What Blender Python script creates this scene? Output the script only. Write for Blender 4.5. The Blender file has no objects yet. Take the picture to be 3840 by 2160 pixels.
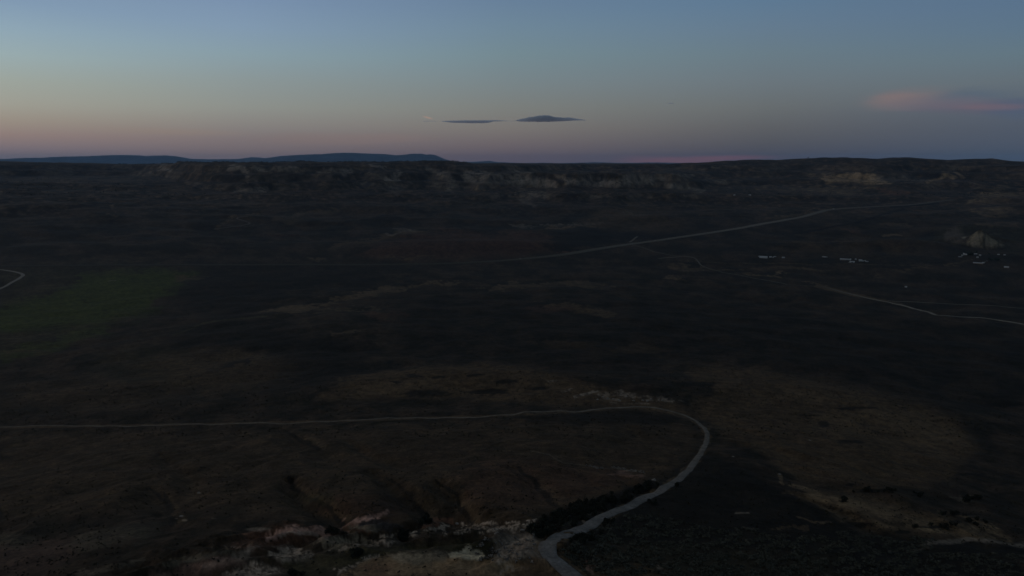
import bpy, bmesh, math, random
import numpy as np
from mathutils import Matrix, Vector

random.seed(7)
rng = np.random.default_rng(11)
sc = bpy.context.scene
C = sc.collection
R = math.radians

# ------------------------------------------------------------------ camera
CAM_Z = 340.0
PITCH = 10.4                      # degrees below the horizontal
FOC = 2560.0                      # focal length in pixels of a 3840 px wide picture
cam_d = bpy.data.cameras.new('camera')
cam_d.sensor_width = 36.0
cam_d.lens = 24.0
cam_d.clip_start = 1.0
cam_d.clip_end = 200000.0
cam = bpy.data.objects.new('camera', cam_d)
C.objects.link(cam)
cam.location = (0, 0, CAM_Z)
cam.rotation_euler = (R(90 - PITCH), 0, 0)
sc.camera = cam

# ------------------------------------------------------------------ exposure
sc.view_settings.view_transform = 'Standard'
sc.view_settings.look = 'None'
sc.view_settings.exposure = 0.0
sc.view_settings.gamma = 1.0
sc.view_settings.use_curve_mapping = False
sc.cycles.use_denoising = True
sc.cycles.max_bounces = 4
sc.cycles.diffuse_bounces = 2
sc.cycles.volume_bounces = 0
sc.cycles.caustics_reflective = False
sc.cycles.caustics_refractive = False

def ray(px, py):
    """unit direction in the place for a pixel of the 3840 x 2160 photograph"""
    x = (np.asarray(px, float) - 1920) / FOC
    y = (1080 - np.asarray(py, float)) / FOC
    cp, sp = math.cos(R(PITCH)), math.sin(R(PITCH))
    d = np.stack([x, cp + y * sp, -sp + y * cp], -1)
    return d / np.linalg.norm(d, axis=-1, keepdims=True)

def azel(px, py):
    d = ray(px, py)
    return math.degrees(math.atan2(d[0], d[1])), math.degrees(math.asin(d[2]))

def lin(c):
    c = np.asarray(c, float) / 255.0
    return np.where(c <= 0.04045, c / 12.92, ((c + 0.055) / 1.055) ** 2.4)

# ------------------------------------------------------------------ world: dusk sky
SUN_AZ = -76.0                    # where the sun went down, left of the frame
SKY = {                           # picture column: (row, sRGB)
    20:   [(0, (125, 150, 182)), (100, (139, 163, 185)), (200, (150, 169, 178)), (300, (157, 168, 161)), (390, (164, 162, 145)),
           (450, (160, 148, 130)), (505, (150, 130, 120)), (560, (132, 118, 119)), (598, (112, 108, 116))],
    920:  [(0, (117, 141, 177)), (100, (125, 149, 179)), (200, (132, 154, 170)), (300, (138, 153, 155)), (400, (146, 149, 138)),
           (455, (142, 138, 128)), (520, (130, 119, 115)), (575, (118, 107, 111)), (605, (108, 100, 107))],
    1920: [(0, (98, 123, 156)), (100, (105, 130, 155)), (200, (111, 133, 148)), (300, (117, 134, 140)), (400, (122, 128, 126)),
           (480, (119, 117, 115)), (540, (109, 102, 106)), (590, (96, 86, 96)), (610, (92, 83, 95))],
    2870: [(0, (88, 116, 149)), (100, (95, 118, 145)), (200, (100, 119, 136)), (300, (104, 119, 128)), (400, (102, 110, 113)),
           (480, (90, 95, 100)), (545, (79, 83, 92)), (590, (72, 73, 87)), (610, (68, 70, 84))],
    3810: [(0, (84, 109, 142)), (100, (88, 112, 140)), (200, (94, 114, 132)), (300, (97, 112, 122)), (400, (85, 97, 112)),
           (480, (77, 89, 105)), (545, (73, 85, 103)), (590, (68, 82, 101)), (610, (66, 80, 99))],
}
ZEN = [(20, 0.86), (35, 0.62), (60, 0.44), (90, 0.38)]
world = bpy.data.worlds.new('World')
sc.world = world
world.use_nodes = True
wn, wl = world.node_tree.nodes, world.node_tree.links
wn.clear()

def wmath(op, a, b=None, clamp=False):
    n = wn.new('ShaderNodeMath'); n.operation = op; n.use_clamp = clamp
    for i, v in enumerate((a, b)):
        if v is None: continue
        if isinstance(v, (int, float)): n.inputs[i].default_value = v
        else: wl.new(v, n.inputs[i])
    return n.outputs[0]

def wmap(v, a, b, c=0.0, d=1.0, smooth=True):
    n = wn.new('ShaderNodeMapRange'); n.interpolation_type = 'SMOOTHSTEP' if smooth else 'LINEAR'
    wl.new(v, n.inputs[0])
    for i, x in enumerate((a, b, c, d)): n.inputs[i + 1].default_value = x
    return n.outputs[0]

def wmix(f, a, b, blend='MIX'):
    n = wn.new('ShaderNodeMix'); n.data_type = 'RGBA'; n.blend_type = blend
    for s, v in ((0, f), (6, a), (7, b)):
        if isinstance(v, (int, float)): n.inputs[s].default_value = v
        elif isinstance(v, tuple): n.inputs[s].default_value = v
        else: wl.new(v, n.inputs[s])
    return n.outputs[2]

tc = wn.new('ShaderNodeTexCoord')
sx = wn.new('ShaderNodeSeparateXYZ'); wl.new(tc.outputs['Generated'], sx.inputs[0])
az = wmath('MULTIPLY', wmath('ARCTAN2', sx.outputs[0], sx.outputs[1]), 180 / math.pi)
el = wmath('MULTIPLY', wmath('ARCSINE', sx.outputs[2]), 180 / math.pi)
rel = wmath('SUBTRACT', az, SUN_AZ)
delta = wmath('ABSOLUTE', wmath('SUBTRACT', wmath('MODULO', wmath('ADD', rel, 540.0), 360.0), 180.0))
pos = wmath('POWER', wmath('MAXIMUM', wmath('DIVIDE', wmath('ADD', el, 2.0), 92.0), 0.0), 0.5)
EL0 = -2.0
cols = []
for x, rows in SKY.items():
    rp = wn.new('ShaderNodeValToRGB'); cr = rp.color_ramp
    stops = []
    for y, c in rows:
        a, e = azel(x, y); c = np.array(c, float)
        c = c + (np.array([5, 6, 0]) if y < 250 else (np.array([4, 1, -1]) if y < 470 else np.array([6, 2, -1])))
        if x < 1000 and 350 < y < 570: c = c + np.array([-4, -1, 5])
        g_ = c.mean(); c = g_ + (c - g_) * 0.94
        stops.append((e, lin(c)))
    top_e, top_c = stops[0]
    zen = np.array([0.098, 0.118, 0.155])
    for e, k in ZEN:
        t = min(1, (e - top_e) / (90 - top_e)) ** 0.5
        stops.append((e, (top_c * (1 - t) + zen * t * 1.6) * (k if e < 90 else 0.5)))
    stops.sort(key=lambda s: s[0])
    while len(cr.elements) < len(stops): cr.elements.new(0.5)
    for elx, (e, c) in zip(cr.elements, stops):
        elx.position = math.sqrt((e - EL0) / 92.0)
    for elx, (e, c) in zip(cr.elements, stops):
        elx.color = (*[float(v) for v in c], 1)
    wl.new(pos, rp.inputs[0])
    cols.append((azel(x, 400)[0] - SUN_AZ, rp.outputs[0]))
glow = wmix(1.0, cols[0][1], (1.75, 1.5, 1.3, 1.0), 'MULTIPLY')
cols.insert(0, (4.0, glow))
out = cols[0][1]
for i in range(1, len(cols)):
    f = wmap(delta, cols[i - 1][0], cols[i][0], smooth=False)
    out = wmix(f, out, cols[i][1])
# thin afterglow clouds high up: soft rose and slate streaks
nz = wn.new('ShaderNodeTexNoise'); nz.inputs['Scale'].default_value = 7.0; nz.inputs['Detail'].default_value = 6
mp = wn.new('ShaderNodeMapping'); mp.inputs['Scale'].default_value = (1, 1, 9.0)
wl.new(tc.outputs['Generated'], mp.inputs[0]); wl.new(mp.outputs[0], nz.inputs['Vector'])
nzv = wmath('SUBTRACT', nz.outputs[0], 0.5)

def streak(colour, px, py, wx, wy, strength, shear=0.0, warp=0.9):
    """a soft streak of cloud centred on a direction of the sky, half sizes in picture pixels"""
    global out
    a0, e0 = azel(px, py)
    da = azel(px + wx, py)[0] - a0
    de = wy / FOC * 57.3
    u = wmath('DIVIDE', wmath('SUBTRACT', az, a0), da)
    v0 = wmath('SUBTRACT', wmath('SUBTRACT', el, e0), wmath('MULTIPLY', wmath('SUBTRACT', az, a0), shear))
    v = wmath('DIVIDE', v0, de)
    rr = wmath('SQRT', wmath('ADD', wmath('MULTIPLY', u, u), wmath('MULTIPLY', v, v)))
    rr = wmath('ADD', rr, wmath('MULTIPLY', nzv, warp * 2))
    f = wmath('MULTIPLY', wmap(rr, 1.15, 0.25), strength)
    cc = lin(colour)
    out = wmix(f, out, (float(cc[0]), float(cc[1]), float(cc[2]), 1.0))

streak((128, 86, 93), 2560, 600, 330, 22, 0.65)
streak((132, 86, 94), 2760, 590, 240, 10, 0.45)
streak((138, 118, 112), 1300, 520, 400, 22, 0.35)
streak((152, 132, 116), 650, 495, 320, 14, 0.3)
streak((100, 92, 108), 3640, 400, 300, 26, 0.6, -0.02)
streak((86, 100, 116), 3620, 362, 230, 24, 0.6, 0.0, 1.1)
streak((78, 92, 114), 3800, 400, 170, 36, 0.6, -0.05, 0.9)
streak((130, 114, 114), 3375, 372, 210, 38, 0.62, 0.03, 1.0)
streak((132, 114, 113), 3340, 366, 120, 20, 0.4, 0.05, 0.9)
streak((110, 103, 113), 3530, 388, 300, 28, 0.55, -0.025, 0.9)
streak((118, 100, 108), 3700, 402, 160, 12, 0.5, -0.03, 0.9)
streak((165, 140, 128), 1604, 441, 22, 3.5, 0.9, -0.25, 0.3)
bg = wn.new('ShaderNodeBackground'); wl.new(out, bg.inputs[0]); bg.inputs[1].default_value = 1.0
wo = wn.new('ShaderNodeOutputWorld'); wl.new(bg.outputs[0], wo.inputs[0])

# the last warm light from under the horizon on the left, very weak and soft
sun_d = bpy.data.lights.new('afterglow', 'SUN'); sun_d.energy = 0.20; sun_d.angle = R(24); sun_d.color = (1.0, 0.66, 0.46)
sun_o = bpy.data.objects.new('afterglow', sun_d); C.objects.link(sun_o)
sun_o.rotation_euler = (R(90 - 10), 0, R(-SUN_AZ - 180) )
# ------------------------------------------------------------------ numpy noise
_perm = rng.permutation(512)
_perm = np.concatenate([_perm, _perm, _perm])
_ga = rng.uniform(0, 2 * math.pi, 512)
_gx, _gy = np.cos(_ga).astype(np.float32), np.sin(_ga).astype(np.float32)

def perlin(x, y, seed=0):
    x = np.asarray(x, np.float64) + seed * 17.31; y = np.asarray(y, np.float64) + seed * 9.77
    xi = np.floor(x); yi = np.floor(y)
    xf = (x - xi).astype(np.float32); yf = (y - yi).astype(np.float32)
    xi = xi.astype(np.int64) & 511; yi = yi.astype(np.int64) & 511
    u = xf * xf * xf * (xf * (xf * 6 - 15) + 10); v = yf * yf * yf * (yf * (yf * 6 - 15) + 10)
    def g(ix, iy, dx, dy):
        h = _perm[_perm[ix] + iy]
        return _gx[h] * dx + _gy[h] * dy
    x1 = (xi + 1) & 511; y1 = (yi + 1) & 511
    a = g(xi, yi, xf, yf); b = g(x1, yi, xf - 1, yf)
    c = g(xi, y1, xf, yf - 1); d = g(x1, y1, xf - 1, yf - 1)
    return (a + u * (b - a)) * (1 - v) + (c + u * (d - c)) * v

def fbm(x, y, octs=4, seed=0, gain=0.5, lac=2.03):
    s = 0; a = 1.0
    for i in range(octs):
        s = s + a * perlin(x, y, seed + i * 3); a *= gain; x = x * lac; y = y * lac
    return s

def ridged(x, y, octs=4, seed=0, gain=0.5, lac=2.1):
    s = 0; a = 1.0
    for i in range(octs):
        s = s + a * (0.75 - np.abs(perlin(x, y, seed + i * 3)) * 2.2); a *= gain; x = x * lac; y = y * lac
    return s

def sstep(a, b, x):
    t = np.clip((x - a) / (b - a), 0, 1)
    return t * t * (3 - 2 * t)

# ------------------------------------------------------------------ the shape of the land
_pd = np.array([0, 100, 160, 250, 380, 515, 700, 900, 1100, 1400, 1800, 2200, 3000, 3600, 4200, 5000, 5600, 6500, 7500, 40000.])
_pz = np.array([286, 262, 243, 217, 181, 150, 121, 102, 87, 58, 28, 12, 10, 26, 52, 92, 128, 165, 195, 210.])
_gd = np.concatenate([np.arange(0, 9000, 10.0), [40000.]])
_gz = np.interp(_gd, _pd, _pz)
for _ in range(6):
    t = _gz.copy()
    t[1:-2] = (_gz[:-3] + 2 * _gz[1:-2] + _gz[2:-1]) / 4
    _gz = t

def az_of(px): return math.degrees(math.atan2((px - 1920) / FOC, math.cos(R(PITCH)) + 0.18 * math.sin(R(PITCH))))
def prof(pts, D0):
    """skyline points (pixels) -> height of the crest at distance D0, against azimuth"""
    a = [azel(p[0], p[1]) for p in pts]
    return np.array([q[0] for q in a]), np.array([CAM_Z + D0 * math.tan(R(q[1])) for q in a])

RANGE_FAR = prof([(-900, 600), (-500, 588), (-200, 596), (0, 597), (97, 593), (155, 593), (241, 587), (330, 585), (408, 582), (520, 582), (543, 585), (621, 583), (660, 586),
                  (714, 595), (776, 597), (893, 596), (947, 590), (974, 592), (1000, 595), (1100, 600), (1300, 606), (1500, 612), (4500, 614)], 52000)
RANGE_MID = prof([(-900, 640), (700, 640), (900, 604), (985, 595), (1055, 586), (1136, 581), (1198, 578), (1260, 573), (1338, 574), (1443, 579), (1486, 583), (1544, 577),
                  (1579, 577), (1598, 581), (1614, 579), (1633, 582), (1668, 597), (1688, 602), (1726, 607), (1781, 606), (1835, 603), (1862, 607), (1950, 611),
                  (2150, 612), (2232, 608), (2330, 611), (2500, 610), (2700, 612), (2900, 615), (4600, 615)], 44000)
RIDGE = prof([(2300, 650), (2500, 628), (2650, 614), (2710, 609), (2790, 603), (2850, 602), (2930, 605), (3000, 600), (3080, 597), (3120, 598), (3175, 594), (3230, 596),
              (3290, 601), (3400, 595), (3480, 598), (3560, 602), (3650, 598), (3720, 596), (3760, 603), (3800, 609), (3900, 612), (4100, 602), (4600, 598)], 8600)

def base_height(x, y):
    D = np.hypot(x, y); th = np.degrees(np.arctan2(x, y))
    z = np.interp(D, _gd, _gz)
    # plateau (mesa) that closes the valley
    edge = 6300 + 500 * perlin(th / 7.0, th * 0 + 3.3, 2) + 900 * sstep(-22, -30, th) * 3.0 + 350 * perlin(th / 2.3, D / 9000, 5)
    edge = edge + 1500 * sstep(-1, 5, th)
    side = sstep(48, 100, np.abs(th))
    t = sstep(edge - 1150, edge, D)
    top = 321 + 11 * sstep(0, 1, (D - edge) / 6000) * sstep(-6, 0, th)
    top = top + 34 * np.clip((-29.0 - th) / 8.0, 0, 1.3)
    z_m = z + (top - z) * t
    z = z_m
    # centre bench with its pale cliffs
    b = sstep(-4, -1.5, th) * sstep(16.5, 13, th)
    face = 5450 + 330 * perlin(th / 3.1, th * 0 + 1.2, 8) + 45 * perlin(th / 0.6, th * 0 + 7.2, 9)
    zb = 150 + 95 * sstep(face - 170, face + 60, D) - 0.012 * np.clip(D - face, 0, 3000)
    zb = np.where(D > face - 900, zb - 40 * sstep(face - 170, face - 900, D), z)
    z = np.where((b > 0) & (D > face - 900), np.maximum(z, z + (zb - z) * b * sstep(face - 900, face - 500, D)), z)
    # ridge on the right
    rz = np.interp(th, *RIDGE)
    w = np.clip((D - 8600) / 2600.0, -1.2, 1.6)
    front = (1 - sstep(0, 1, np.abs(w))) ** 0.8
    zr = z + (rz - z) * front
    zr = np.where(w > 0, 200 + (rz - 200) * (1 - 0.7 * sstep(0, 1.6, w)), zr)
    act = sstep(9.5, 13, th) * (1 - side)
    z = z + np.clip(zr - z, 0, None) * act * sstep(5300, 7000, D)
    z = np.where((th > 12.5) & (D > 8600), np.minimum(z, np.maximum(rz - 0.02 * (D - 8600), 230)), z)
    # far ranges
    z = np.where((D > 11000), z - 90 * sstep(11000, 14000, D) * (1 - side), z)
    for (D0, W, pr) in ((44000, 5000.0, RANGE_MID), (52000, 4000.0, RANGE_FAR)):
        cz = np.interp(th, *pr)
        k = 1 - sstep(0.0, 1.0, np.abs(D - D0) / W)
        z = z + np.clip((cz - z), 0, None) * k * (1 - 0.0 * side)
    # behind and beside the camera the butte it hovers by
    zback = 322 + 8 * np.tanh(D / 3000)
    z = z + (zback - z) * sstep(60, 130, np.abs(th)) * sstep(20, 400, D)
    return z

def gauss(x, y, cx, cy, wx, wy, rot=0.0):
    c, s = math.cos(rot), math.sin(rot)
    u = ((x - cx) * c + (y - cy) * s) / wx; v = (-(x - cx) * s + (y - cy) * c) / wy
    return np.exp(-(u * u + v * v))

def Y_ok(y): return sstep(60, 140, y)
HWB = []
def relief(x, y):
    D = np.hypot(x, y); th = np.degrees(np.arctan2(x, y))
    z = np.zeros_like(D)
    z += 0.5 * fbm(x / 14, y / 14, 3, 1) * sstep(1500, 300, D)
    z += 3.2 * fbm(x / 90, y / 90, 3, 4) * sstep(20, 200, D) * sstep(4000, 1500, D)
    z += 3.0 * (ridged(x / 70 + .4 * perlin(x / 40, y / 40, 90), y / 190, 3, 91, .4)) * sstep(190, 280, D) * sstep(520, 430, D) * (Y_ok(y))
    z += 12 * fbm(x / 420, y / 420, 4, 7) * sstep(350, 1100, D) * (1 - 0.6 * sstep(1500, 2000, D) * sstep(3000, 2600, D))
    z += 26 * fbm(x / 1100, y / 700, 4, 12, .42) * sstep(2500, 3300, D) * sstep(7500, 6000, D)
    z += 30 * (1 - .65 * sstep(-5, -2, th) * sstep(17, 13, th)) * ridged(x / 1500, y / 1100, 4, 10, 0.36) * sstep(2700, 4600, D) * sstep(9000, 6800, D) * (0.55 + 0.45 * sstep(8, -6, th))
    z += 20 * ridged(x / 1100, y / 1400, 4, 14, 0.4) * sstep(5600, 6600, D) * sstep(8500, 7600, D) * sstep(11, 15, th)
    z += 80 * fbm(x / 3600, y / 3600, 5, 20, 0.55) * sstep(39500, 41500, D) * sstep(45000, 42500, D)
    z += 80 * fbm(x / 3600, y / 3600, 5, 22, 0.55) * sstep(48500, 50000, D) * sstep(53000, 51000, D)
    z += 7 * perlin(th * 2.1, th * 0, 33) * sstep(28000, 32000, D)
    if len(HWB):
        m = (D > 1900) & (D < 6500) & (np.abs(th) < 46)
        if m.any():
            d, _ = seg_dist(x[m], y[m], HWB)
            zz = z[m]; zz *= 1 - .88 * np.exp(-(d / 300.0) ** 2); z[m] = zz
    return z

def march(px, py, hf, far=12000.0):
    """where the ray of a pixel meets the land"""
    d = ray(px, py)
    t = 60.0; prev = t
    while t < far:
        x, y, z = d[0] * t, d[1] * t, CAM_Z + d[2] * t
        h = float(hf(np.array([x]), np.array([y]))[0])
        if z < h:
            a, b = prev, t
            for _ in range(14):
                m = (a + b) / 2
                if CAM_Z + d[2] * m < float(hf(np.array([d[0] * m]), np.array([d[1] * m]))[0]): b = m
                else: a = m
            return d[0] * b, d[1] * b
        prev = t; t *= 1.012
    return d[0] * far, d[1] * far

def marchm(px, py, hf, far=14000.0):
    """vectorised march for many pixels"""
    px = np.asarray(px, float); d = ray(px, py)
    n = len(px); hit = np.full(n, far); lo = np.full(n, 60.0); done = np.zeros(n, bool)
    t = 60.0; prev = 60.0
    while t < far and not done.all():
        z = CAM_Z + d[:, 2] * t
        h = hf(d[:, 0] * t, d[:, 1] * t)
        new = (~done) & (z < h)
        hit[new] = t; lo[new] = prev; done |= new
        prev = t; t *= 1.01
    a, b = lo.copy(), hit.copy()
    for _ in range(14):
        m = (a + b) / 2
        under = (CAM_Z + d[:, 2] * m) < hf(d[:, 0] * m, d[:, 1] * m)
        b = np.where(under & done, m, b); a = np.where(under | ~done, a, m)
    return np.stack([d[:, 0] * b, d[:, 1] * b], -1)

def land0(x, y): return base_height(x, y) + relief(x, y)

def seg_dist(x, y, pts):
    """distance to a polyline, and the position along it (0..1)"""
    best = np.full(x.shape, 1e9); tt = np.zeros(x.shape)
    n = len(pts) - 1
    for i in range(n):
        ax, ay = pts[i]; bx, by = pts[i + 1]
        dx, dy = bx - ax, by - ay; L = dx * dx + dy * dy + 1e-9
        t = np.clip(((x - ax) * dx + (y - ay) * dy) / L, 0, 1)
        d = np.hypot(x - ax - t * dx, y - ay - t * dy)
        m = d < best
        best = np.where(m, d, best); tt = np.where(m, (i + t) / n, tt)
    return best, tt

hw_px = [(-100, 998), (200, 997), (500, 995), (950, 993), (1377, 993), (1629, 990), (1804, 983), (1950, 972), (2133, 952), (2354, 917), (2506, 896), (2715, 865), (2840, 843), (2995, 816), (3073, 795), (3119, 786), (3228, 778), (3383, 770), (3500, 758), (3578, 749)]
HWB = [tuple(p) for p in marchm([p[0] for p in hw_px], [p[1] for p in hw_px], base_height)]
# hand placed hills: (pixel of the foot or crest, height, radii, rotation)
HILLS = []
def hill(px, py, h, wx, wy, rot=0.0, sharp=1.0):
    x, y = march(px, py, land0)
    HILLS.append((x, y, h, wx, wy, rot, sharp))
hill(1870, 1430, 9, 150, 55, R(-8))
hill(2330, 1490, 6, 90, 45, R(-20))
hill(1450, 1460, 5, 120, 60, R(12))
hill(3050, 1500, 10, 170, 90, R(-25))
hill(3672, 922, 56, 105, 110, 0.0, 0.0)        # pale cone
hill(3585, 905, 20, 60, 60, 0.0, 0.8)
hill(3720, 905, 22, 60, 60, 0.0, 0.8)
hill(3080, 930, 20, 170, 130)
hill(3340, 925, 26, 150, 110)
hill(3480, 925, 14, 120, 120)
hill(1620, 925, 20, 330, 220)
hill(1960, 925, 16, 220, 140)
GULLIES = []
def gully(pts, depth, width):
    GULLIES.append(([march(px, py, land0) for px, py in pts], depth, width))
gully([(1040, 1606), (1062, 1617), (1130, 1655), (1180, 1675), (1215, 1700), (1300, 1740)], 1.8, 7)
gully([(600, 1700), (700, 1790), (740, 1850), (760, 1900)], 2.0, 6)
gully([(1300, 1650), (1390, 1700), (1480, 1740), (1560, 1790)], 2.2, 6)
gully([(1085, 1790), (1105, 1830), (1150, 1865), (1240, 1905), (1275, 1960), (1290, 2005)], 6.0, 7)
gully([(1390, 1755), (1480, 1815), (1530, 1850), (1585, 1872), (1630, 1895), (1600, 1960), (1570, 1990)], 6.0, 8)
gully([(1640, 1800), (1700, 1850), (1740, 1920), (1790, 1975), (1800, 1985)], 5.6, 7)
gully([(1940, 1750), (1990, 1790), (2040, 1850), (2090, 1905)], 2.5, 7)
gully([(560, 1830), (620, 1880), (650, 1960), (640, 1990)], 3.0, 8)
gully([(1520, 1960), (1515, 2000), (1520, 2040)], 3.0, 3)
gully([(2990, 1850), (3110, 1895), (3230, 1965), (3290, 2010)], 2.2, 5)
gully([(2320, 1780), (2400, 1830), (2440, 1850)], 2.0, 5)

BAD = [march(px, py, land0) for px, py in ((600, 2130), (950, 2060), (1300, 2000), (1700, 1990), (1950, 2040))]

def height(x, y):
    z = base_height(x, y) + relief(x, y)
    for (cx, cy, h, wx, wy, rot, sharp) in HILLS:
        g = gauss(x, y, cx, cy, wx, wy, rot)
        if sharp == 0:
            u_ = np.sqrt(np.clip(-np.log(g + 1e-30), 0, 60)); g = np.clip(1 - u_ * (1 + .12 * ridged(x / 26, y / 26, 3, 52)), 0, 1) ** 1.15
        elif sharp < 1: g = np.exp(-np.power(np.clip(-np.log(g + 1e-30), 0, 60), sharp))
        z = z + h * g * (1 + (0.18 * ridged(x / 30, y / 30, 3, 50) if sharp < 0.7 else 0))
    for pts, dep, wid in GULLIES:
        cx = np.mean([p[0] for p in pts]); cy = np.mean([p[1] for p in pts])
        rad = max(math.hypot(p[0] - cx, p[1] - cy) for p in pts) + wid * 4
        m = np.hypot(x - cx, y - cy) < rad
        if m.any():
            xx, yy = x[m], y[m]
            wx_ = 2.2 * perlin(xx / 11, yy / 11, 60); wy_ = 2.2 * perlin(xx / 11, yy / 11, 61)
            d, t = seg_dist(xx + wx_, yy + wy_, pts)
            w = wid * (0.5 + 0.8 * t)
            zz = z[m]; zz -= dep * np.exp(-(d / w) ** 2) * np.sin(np.pi * np.clip(t * 0.85 + 0.12, 0, 1)) ** 0.6; z[m] = zz
    # benches of harder rock stepping down the bluffs
    m = (np.hypot(x, y) > 3200) & (np.hypot(x, y) < 9500) & (z > 70)
    if m.any():
        zz = z[m]; zz = zz - 8.5 * np.sin(zz / 10.5 + 2.5 * perlin(x[m] / 900, y[m] / 900, 77)) * sstep(80, 130, zz) * sstep(335, 300, zz); z[m] = zz
    # rounded clay mounds of the badlands at the foot of the butte
    cx, cy = BAD[2]
    m = np.hypot(x - cx, y - cy) < 160
    if m.any():
        xx, yy = x[m], y[m]
        d, t = seg_dist(xx, yy, BAD)
        k = sstep(32, 8, d)
        zz = z[m]; zz += k * (3.4 * ridged(xx / 19, yy / 13, 3, 70, 0.33) - 0.8); z[m] = zz
    return z

# ------------------------------------------------------------------ the land as one polar sheet about the butte
r_ = [0.5, 6, 14, 25, 40, 60, 80, 100, 115]
r = 125.0
while r < 58000:
    r_.append(r)
    if r < 8800:
        st = max(0.75, 1.05 * r * r / (335 * 683.0))
        st = min(st, 21.0)
    elif r < 11000: st = 120.0
    elif r < 38000: st = 900.0
    elif r < 54500: st = 170.0
    else: st = 800.0
    r += st
r_ = np.array(r_)
a_ = np.concatenate([np.arange(-180, -44, 2.0), np.arange(-44, -40, 0.4), np.arange(-40, 40, 0.072), np.arange(40, 44, 0.4), np.arange(44, 180, 2.0)])
NR, NA = len(r_), len(a_)
TH, RR = np.meshgrid(np.radians(a_), r_)
X = RR * np.sin(TH); Y = RR * np.cos(TH)
Z = height(X.ravel(), Y.ravel()).reshape(NR, NA)

def ground_z(x, y):
    """height of the built sheet itself at a place"""
    x = np.asarray(x, float); y = np.asarray(y, float)
    D = np.hypot(x, y); th = np.degrees(np.arctan2(x, y))
    i = np.clip(np.searchsorted(r_, D) - 1, 0, NR - 2); j = np.clip(np.searchsorted(a_, th) - 1, 0, NA - 2)
    u = np.clip((D - r_[i]) / (r_[i + 1] - r_[i]), 0, 1); v = np.clip((th - a_[j]) / (a_[j + 1] - a_[j]), 0, 1)
    return (Z[i, j] * (1 - u) + Z[i + 1, j] * u) * (1 - v) + (Z[i, j + 1] * (1 - u) + Z[i + 1, j + 1] * u) * v

def place(px, py):
    p = marchm([px], [py], ground_z)[0]
    return float(p[0]), float(p[1])
def places(pts):
    return marchm([p[0] for p in pts], [p[1] for p in pts], ground_z)

# ------------------------------------------------------------------ ground colours: cover, bare clay, darker gully beds, haze blue on the far ranges
cp, sp = math.cos(R(PITCH)), math.sin(R(PITCH))
dz = Z - CAM_Z
dep = np.maximum(Y * cp - dz * sp, 1.0)
PX = 1920 + FOC * X / dep
PY = 1080 - FOC * (Y * sp + dz * cp) / dep
infr = (Y > 0)
PX = np.where(infr, PX, -9999); PY = np.where(infr, PY, 9999)
# break up the borders of the patches
D = RR
sc1 = np.maximum(D, 150) / 14.0
lg = np.log(np.maximum(D, 50.0)); tr = np.radians(np.degrees(TH))
n1 = fbm(tr * 26, lg * 13, 4, 101); n2 = fbm(tr * 26, lg * 13, 4, 131)
n3 = fbm(tr * 110, lg * 60, 4, 151); n4 = fbm(tr * 300, lg * 170, 3, 171)
WX = PX + 70 * n1 + 22 * n3; WY = PY + 20 * n2 + 8 * n3 + 3 * n4

SAGE = np.array([0.033, 0.029, 0.018]); DARK = np.array([0.020, 0.019, 0.0135]); BROWN = np.array([0.076, 0.054, 0.031])
TAN = np.array([0.120, 0.090, 0.056]); GREEN = np.array([0.048, 0.066, 0.012]); RED = np.array([0.100, 0.055, 0.036])
PALE = np.array([0.32, 0.285, 0.245]); CHALK = np.array([0.36, 0.34, 0.26]); ROSE = np.array([0.20, 0.14, 0.11]); OLIVE = np.array([0.050, 0.048, 0.024])
GREY = np.array([0.15, 0.14, 0.11])
SAGE = SAGE * 0.72; DARK = DARK * 0.62; BROWN = BROWN * 1.3; TAN = TAN * 1.35; RED = RED * 1.08; GREEN = GREEN * 1.25; OLIVE = OLIVE * 1.1; ROSE = ROSE * np.array([1.25, 1.2, 1.3])

COL = np.zeros((NR, NA, 3), np.float32)
base_mix = sstep(-0.35, 0.45, n1 + 0.5 * n2)[..., None]
COL[:] = SAGE * (1 - base_mix) + np.array([0.050, 0.037, 0.025]) * base_mix

def box(pad, xs, ys):
    return np.where(((PX > min(xs) - pad) & (PX < max(xs) + pad) & (PY > min(ys) - pad) & (PY < max(ys) + pad)).ravel())[0]

COLF = COL.reshape(-1, 3); WXF = WX.ravel(); WYF = WY.ravel(); PXF = PX.ravel(); PYF = PY.ravel(); N3F = n3.ravel(); N4F = n4.ravel(); N1F = n1.ravel()

def blob(col, cx, cy, wx, wy, s=1.0, rot=0.0, soft=0.6, holes=0.0, warp=1.0):
    """a patch of ground cover round a spot"""
    m = box(140 + wx, (cx - wx, cx + wx), (cy - wx * abs(math.sin(rot)) - wy, cy + wx * abs(math.sin(rot)) + wy))
    if not len(m): return
    x = PXF[m] + (WXF[m] - PXF[m]) * warp - cx; y = PYF[m] + (WYF[m] - PYF[m]) * warp - cy
    c, q = math.cos(rot), math.sin(rot)
    d = np.hypot((x * c + y * q) / wx, (-x * q + y * c) / wy)
    k = sstep(1 + soft / 2, 1 - soft / 2, d + 0.25 * N3F[m]) * s
    if holes: k = k * sstep(-0.3 - (1 - holes), 0.25, N3F[m] + 0.6 * N4F[m])
    COLF[m] += (col - COLF[m]) * k[:, None]

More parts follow.
